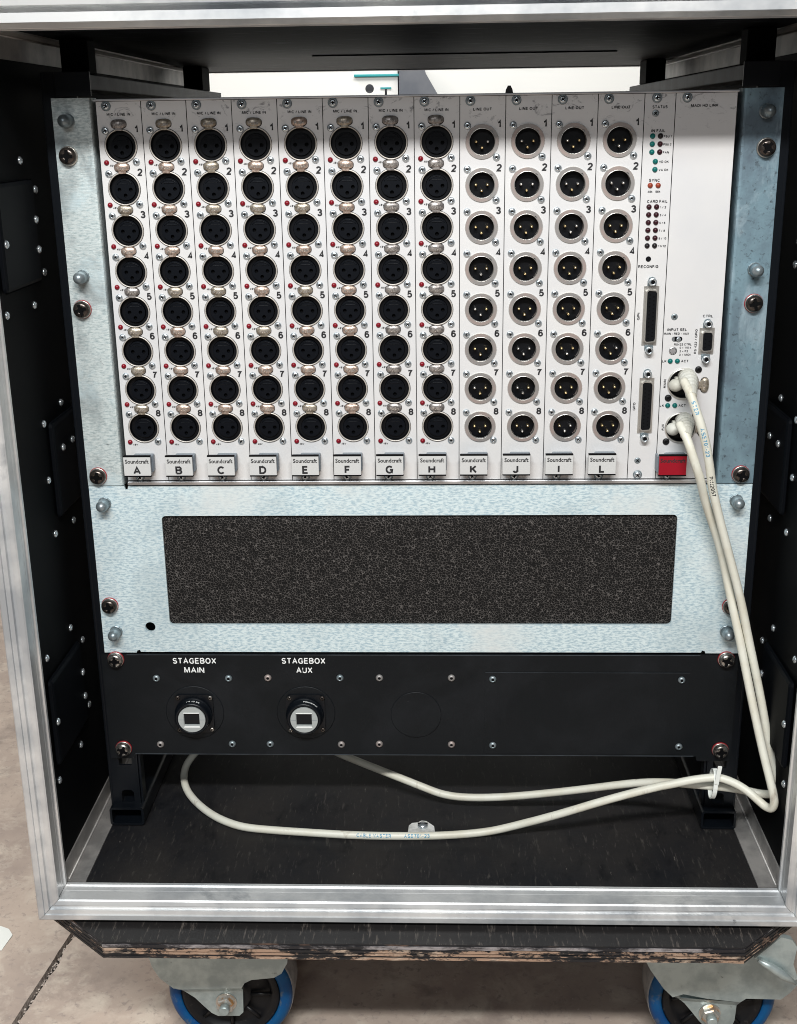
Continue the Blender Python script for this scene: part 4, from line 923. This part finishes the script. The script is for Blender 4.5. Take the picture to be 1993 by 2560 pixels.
def smooth(pts, sub=5):
    P = [Vector(p) for p in pts]; out = []
    for i in range(len(P) - 1):
        p0 = P[max(i - 1, 0)]; p1 = P[i]; p2 = P[i + 1]; p3 = P[min(i + 2, len(P) - 1)]
        for j in range(sub):
            t = j / sub
            out.append(0.5 * ((2 * p1) + (p2 - p0) * t + (2 * p0 - 5 * p1 + 4 * p2 - p3) * t * t + (3 * p1 - p0 - 3 * p2 + p3) * t ** 3))
    out.append(P[-1])
    for _ in range(3): out = [out[0]] + [(out[i - 1] + out[i] * 2 + out[i + 1]) / 4 for i in range(1, len(out) - 1)] + [out[-1]]
    return out
RC = 3.1
def print_on(path, near, txt, h, width, view, k, name, parent, flip=False):
    """lettering wrapped along the cable jacket, starting at the path point nearest to near, on the side facing view"""
    i0 = min(range(len(path)), key=lambda i: (path[i] - Vector(near)).length)
    cum = [0]
    for i in range(1, len(path)): cum.append(cum[-1] + (path[i] - path[i - 1]).length)
    me = T(txt, h, k, 0.0, width, align='LEFT').copy()
    sgn = -1 if flip else 1
    for v in me.vertices:
        x, z = v.co.x / S, v.co.z / S; d = cum[i0] + sgn * x
        i = max(0, min(len(path) - 2, next((q for q in range(len(cum)) if cum[q] > d), len(cum) - 1) - 1))
        t = (path[i + 1] - path[i]).normalized(); p = path[i] + t * (d - cum[i])
        n = (Vector(view) - p); n = (n - t * n.dot(t)).normalized(); u = n.cross(t) * sgn
        a = z / RC
        v.co = (p + (n * math.cos(a) + u * math.sin(a)) * (RC + 0.1)) * S
    put(me, name, parent)
EYE = (17, -842, -17)
for nm, pts, C, lbl, grp in (('A', CABLE_A, C1, 'white network cable plugged into the upper round socket marked MAIN', None), ('B', CABLE_B, C2, 'white network cable plugged into the lower round socket marked AUX', None)):
    root = empty('network_cable', (0, 0, 0), lbl, 'cable', 'white network cables hanging from the link card')
    P = smooth(pts)
    mb = MB(); mb.tube([tuple(p) for p in P], RC, 'cable_white', 14); mb.build('jacket', root)
    # moulded boot: wide ribbed elbow narrowing to the cable
    cxp, czp = mx0 + C[0], C[1]
    st0 = Vector((cxp + 2.5, 2, czp + 5.0)); en = P[10 if nm == 'A' else 9]; mid = Vector((cxp + 2.0, -15, czp + 5.5))
    e2 = en
    bz = []
    for i in range(61):
        t = i / 60; bz.append((1 - t) ** 2 * st0 + 2 * t * (1 - t) * mid + t * t * e2)
    rad = []
    for i in range(61):
        t = i / 60; r_ = 6.3 - 2.5 * max(0, (t - .30) / .70)
        if .22 < t < .80: r_ -= (0.0, 0.0, 0.0, 0.1, 0.6, 1.7, 1.7, 0.6)[i % 8]
        rad.append(r_)
    mb = MB(); mb.tube([tuple(p) for p in bz], rad, 'boot_white', 18); mb.sm = [False] * len(mb.sm)
    mb.build('boot', root)
    mb = MB(); bm = bmesh.new(); bmesh.ops.create_uvsphere(bm, u_segments=18, v_segments=12, radius=1)
    for v in bm.verts: v.co = Vector((cxp - 5.5 + v.co.x * 5.0, -2 + v.co.y * 5.0, czp - 0.6 + v.co.z * 4.6))
    mb.addbm(bm, 'boot_white', True); mb.box(cxp - 5.8, cxp + 5.8, -1, 4, czp - 4, czp + 4.6, 'boot_white', .8); mb.build('plug', root)
    if nm == 'A':
        print_on(P, (190.5, -29, -200), 'STER', 2.7, 9.5, EYE, 'print_blue', 'lettering', root)
        print_on(P, (196.2, -33, -217), 'ASE701-23', 2.7, 21.5, EYE, 'print_blue', 'lettering', root)
        print_on(P, (205.8, -30, -253), 'P/N2057', 2.7, 16, EYE, 'print_black', 'lettering', root)
    else:
        print_on(P, (-49, -21.2, -550.5), 'CABLE MASTER', 2.9, 27, EYE, 'print_blue', 'lettering', root, True)
        print_on(P, (-10, -21.2, -550.5), 'ASE701-23', 2.9, 20, EYE, 'print_blue', 'lettering', root, True)
# cable tie round both cables
root = empty('cable_tie', (222, -36, -495), 'white plastic cable tie binding the two cables near the right upright', 'cable tie')
mb = MB(); lp = []
for i in range(25):
    a = 2 * math.pi * i / 24; lp.append((0 + 0.8 * math.sin(a), 0.5 + 7.6 * math.cos(a), 1.0 + 11.3 * math.sin(a)))
n = len(lp); vs = []
for x, y, z in lp: vs += [(x - 1.6, y, z), (x + 1.6, y, z), (x - 1.6, y * 1.1, z * 1.08), (x + 1.6, y * 1.1, z * 1.08)]
fs = []
for i in range(n - 1):
    a = i * 4; b_ = a + 4; fs += [(a, a + 1, b_ + 1, b_), (a + 2, b_ + 2, b_ + 3, a + 3), (a, b_, b_ + 2, a + 2), (a + 1, a + 3, b_ + 3, b_ + 1)]
mb.add(vs, fs, 'tie_white'); mb.build('strap', root)
mb = MB(); mb.box(-1.6, 1.6, -8.2, -7.1, 5, 20.5, 'tie_white', .3); o = mb.build('tail', root); o.rotation_euler = (0, math.radians(6), 0)

# little clamp on the floor behind the cable
root = empty('metal_clip', (1.0, -6, ZF), 'small pale metal clip screwed to the floor board behind the lower cable', 'clip')
mb = MB(); out = []
for x, y in ((-11, -7), (-10.5, 2), (-8, 5.6), (-3, 6.6), (0, 9.4), (4, 8.6), (8, 4), (10.5, 1), (10.8, -4), (7, -7)): out.append((x, y))
n = len(out)
mb.add([(x, y, 0) for x, y in out] + [(x * .96, y * .96, 2.0) for x, y in out], [list(range(n)), list(range(n, 2 * n))] + [(i, (i + 1) % n, n + (i + 1) % n, n + i) for i in range(n)], 'clip_metal')
mb.build('clip_plate', root)
mb = MB(); mb.lathe([(4.2, 0), (4.0, -1.2), (2.8, -2.4), (0.5, -2.9)], 0, 0, 'bright_screw', 20); mb.box(-4.0, 4.0, -2.98, -2.2, -.45, .45, 'recess_black')
o = mb.build('screw', root, (1, 1, 2.0)); o.rotation_euler = (math.radians(-90), 0, 0)
print('objects', len(bpy.data.objects))
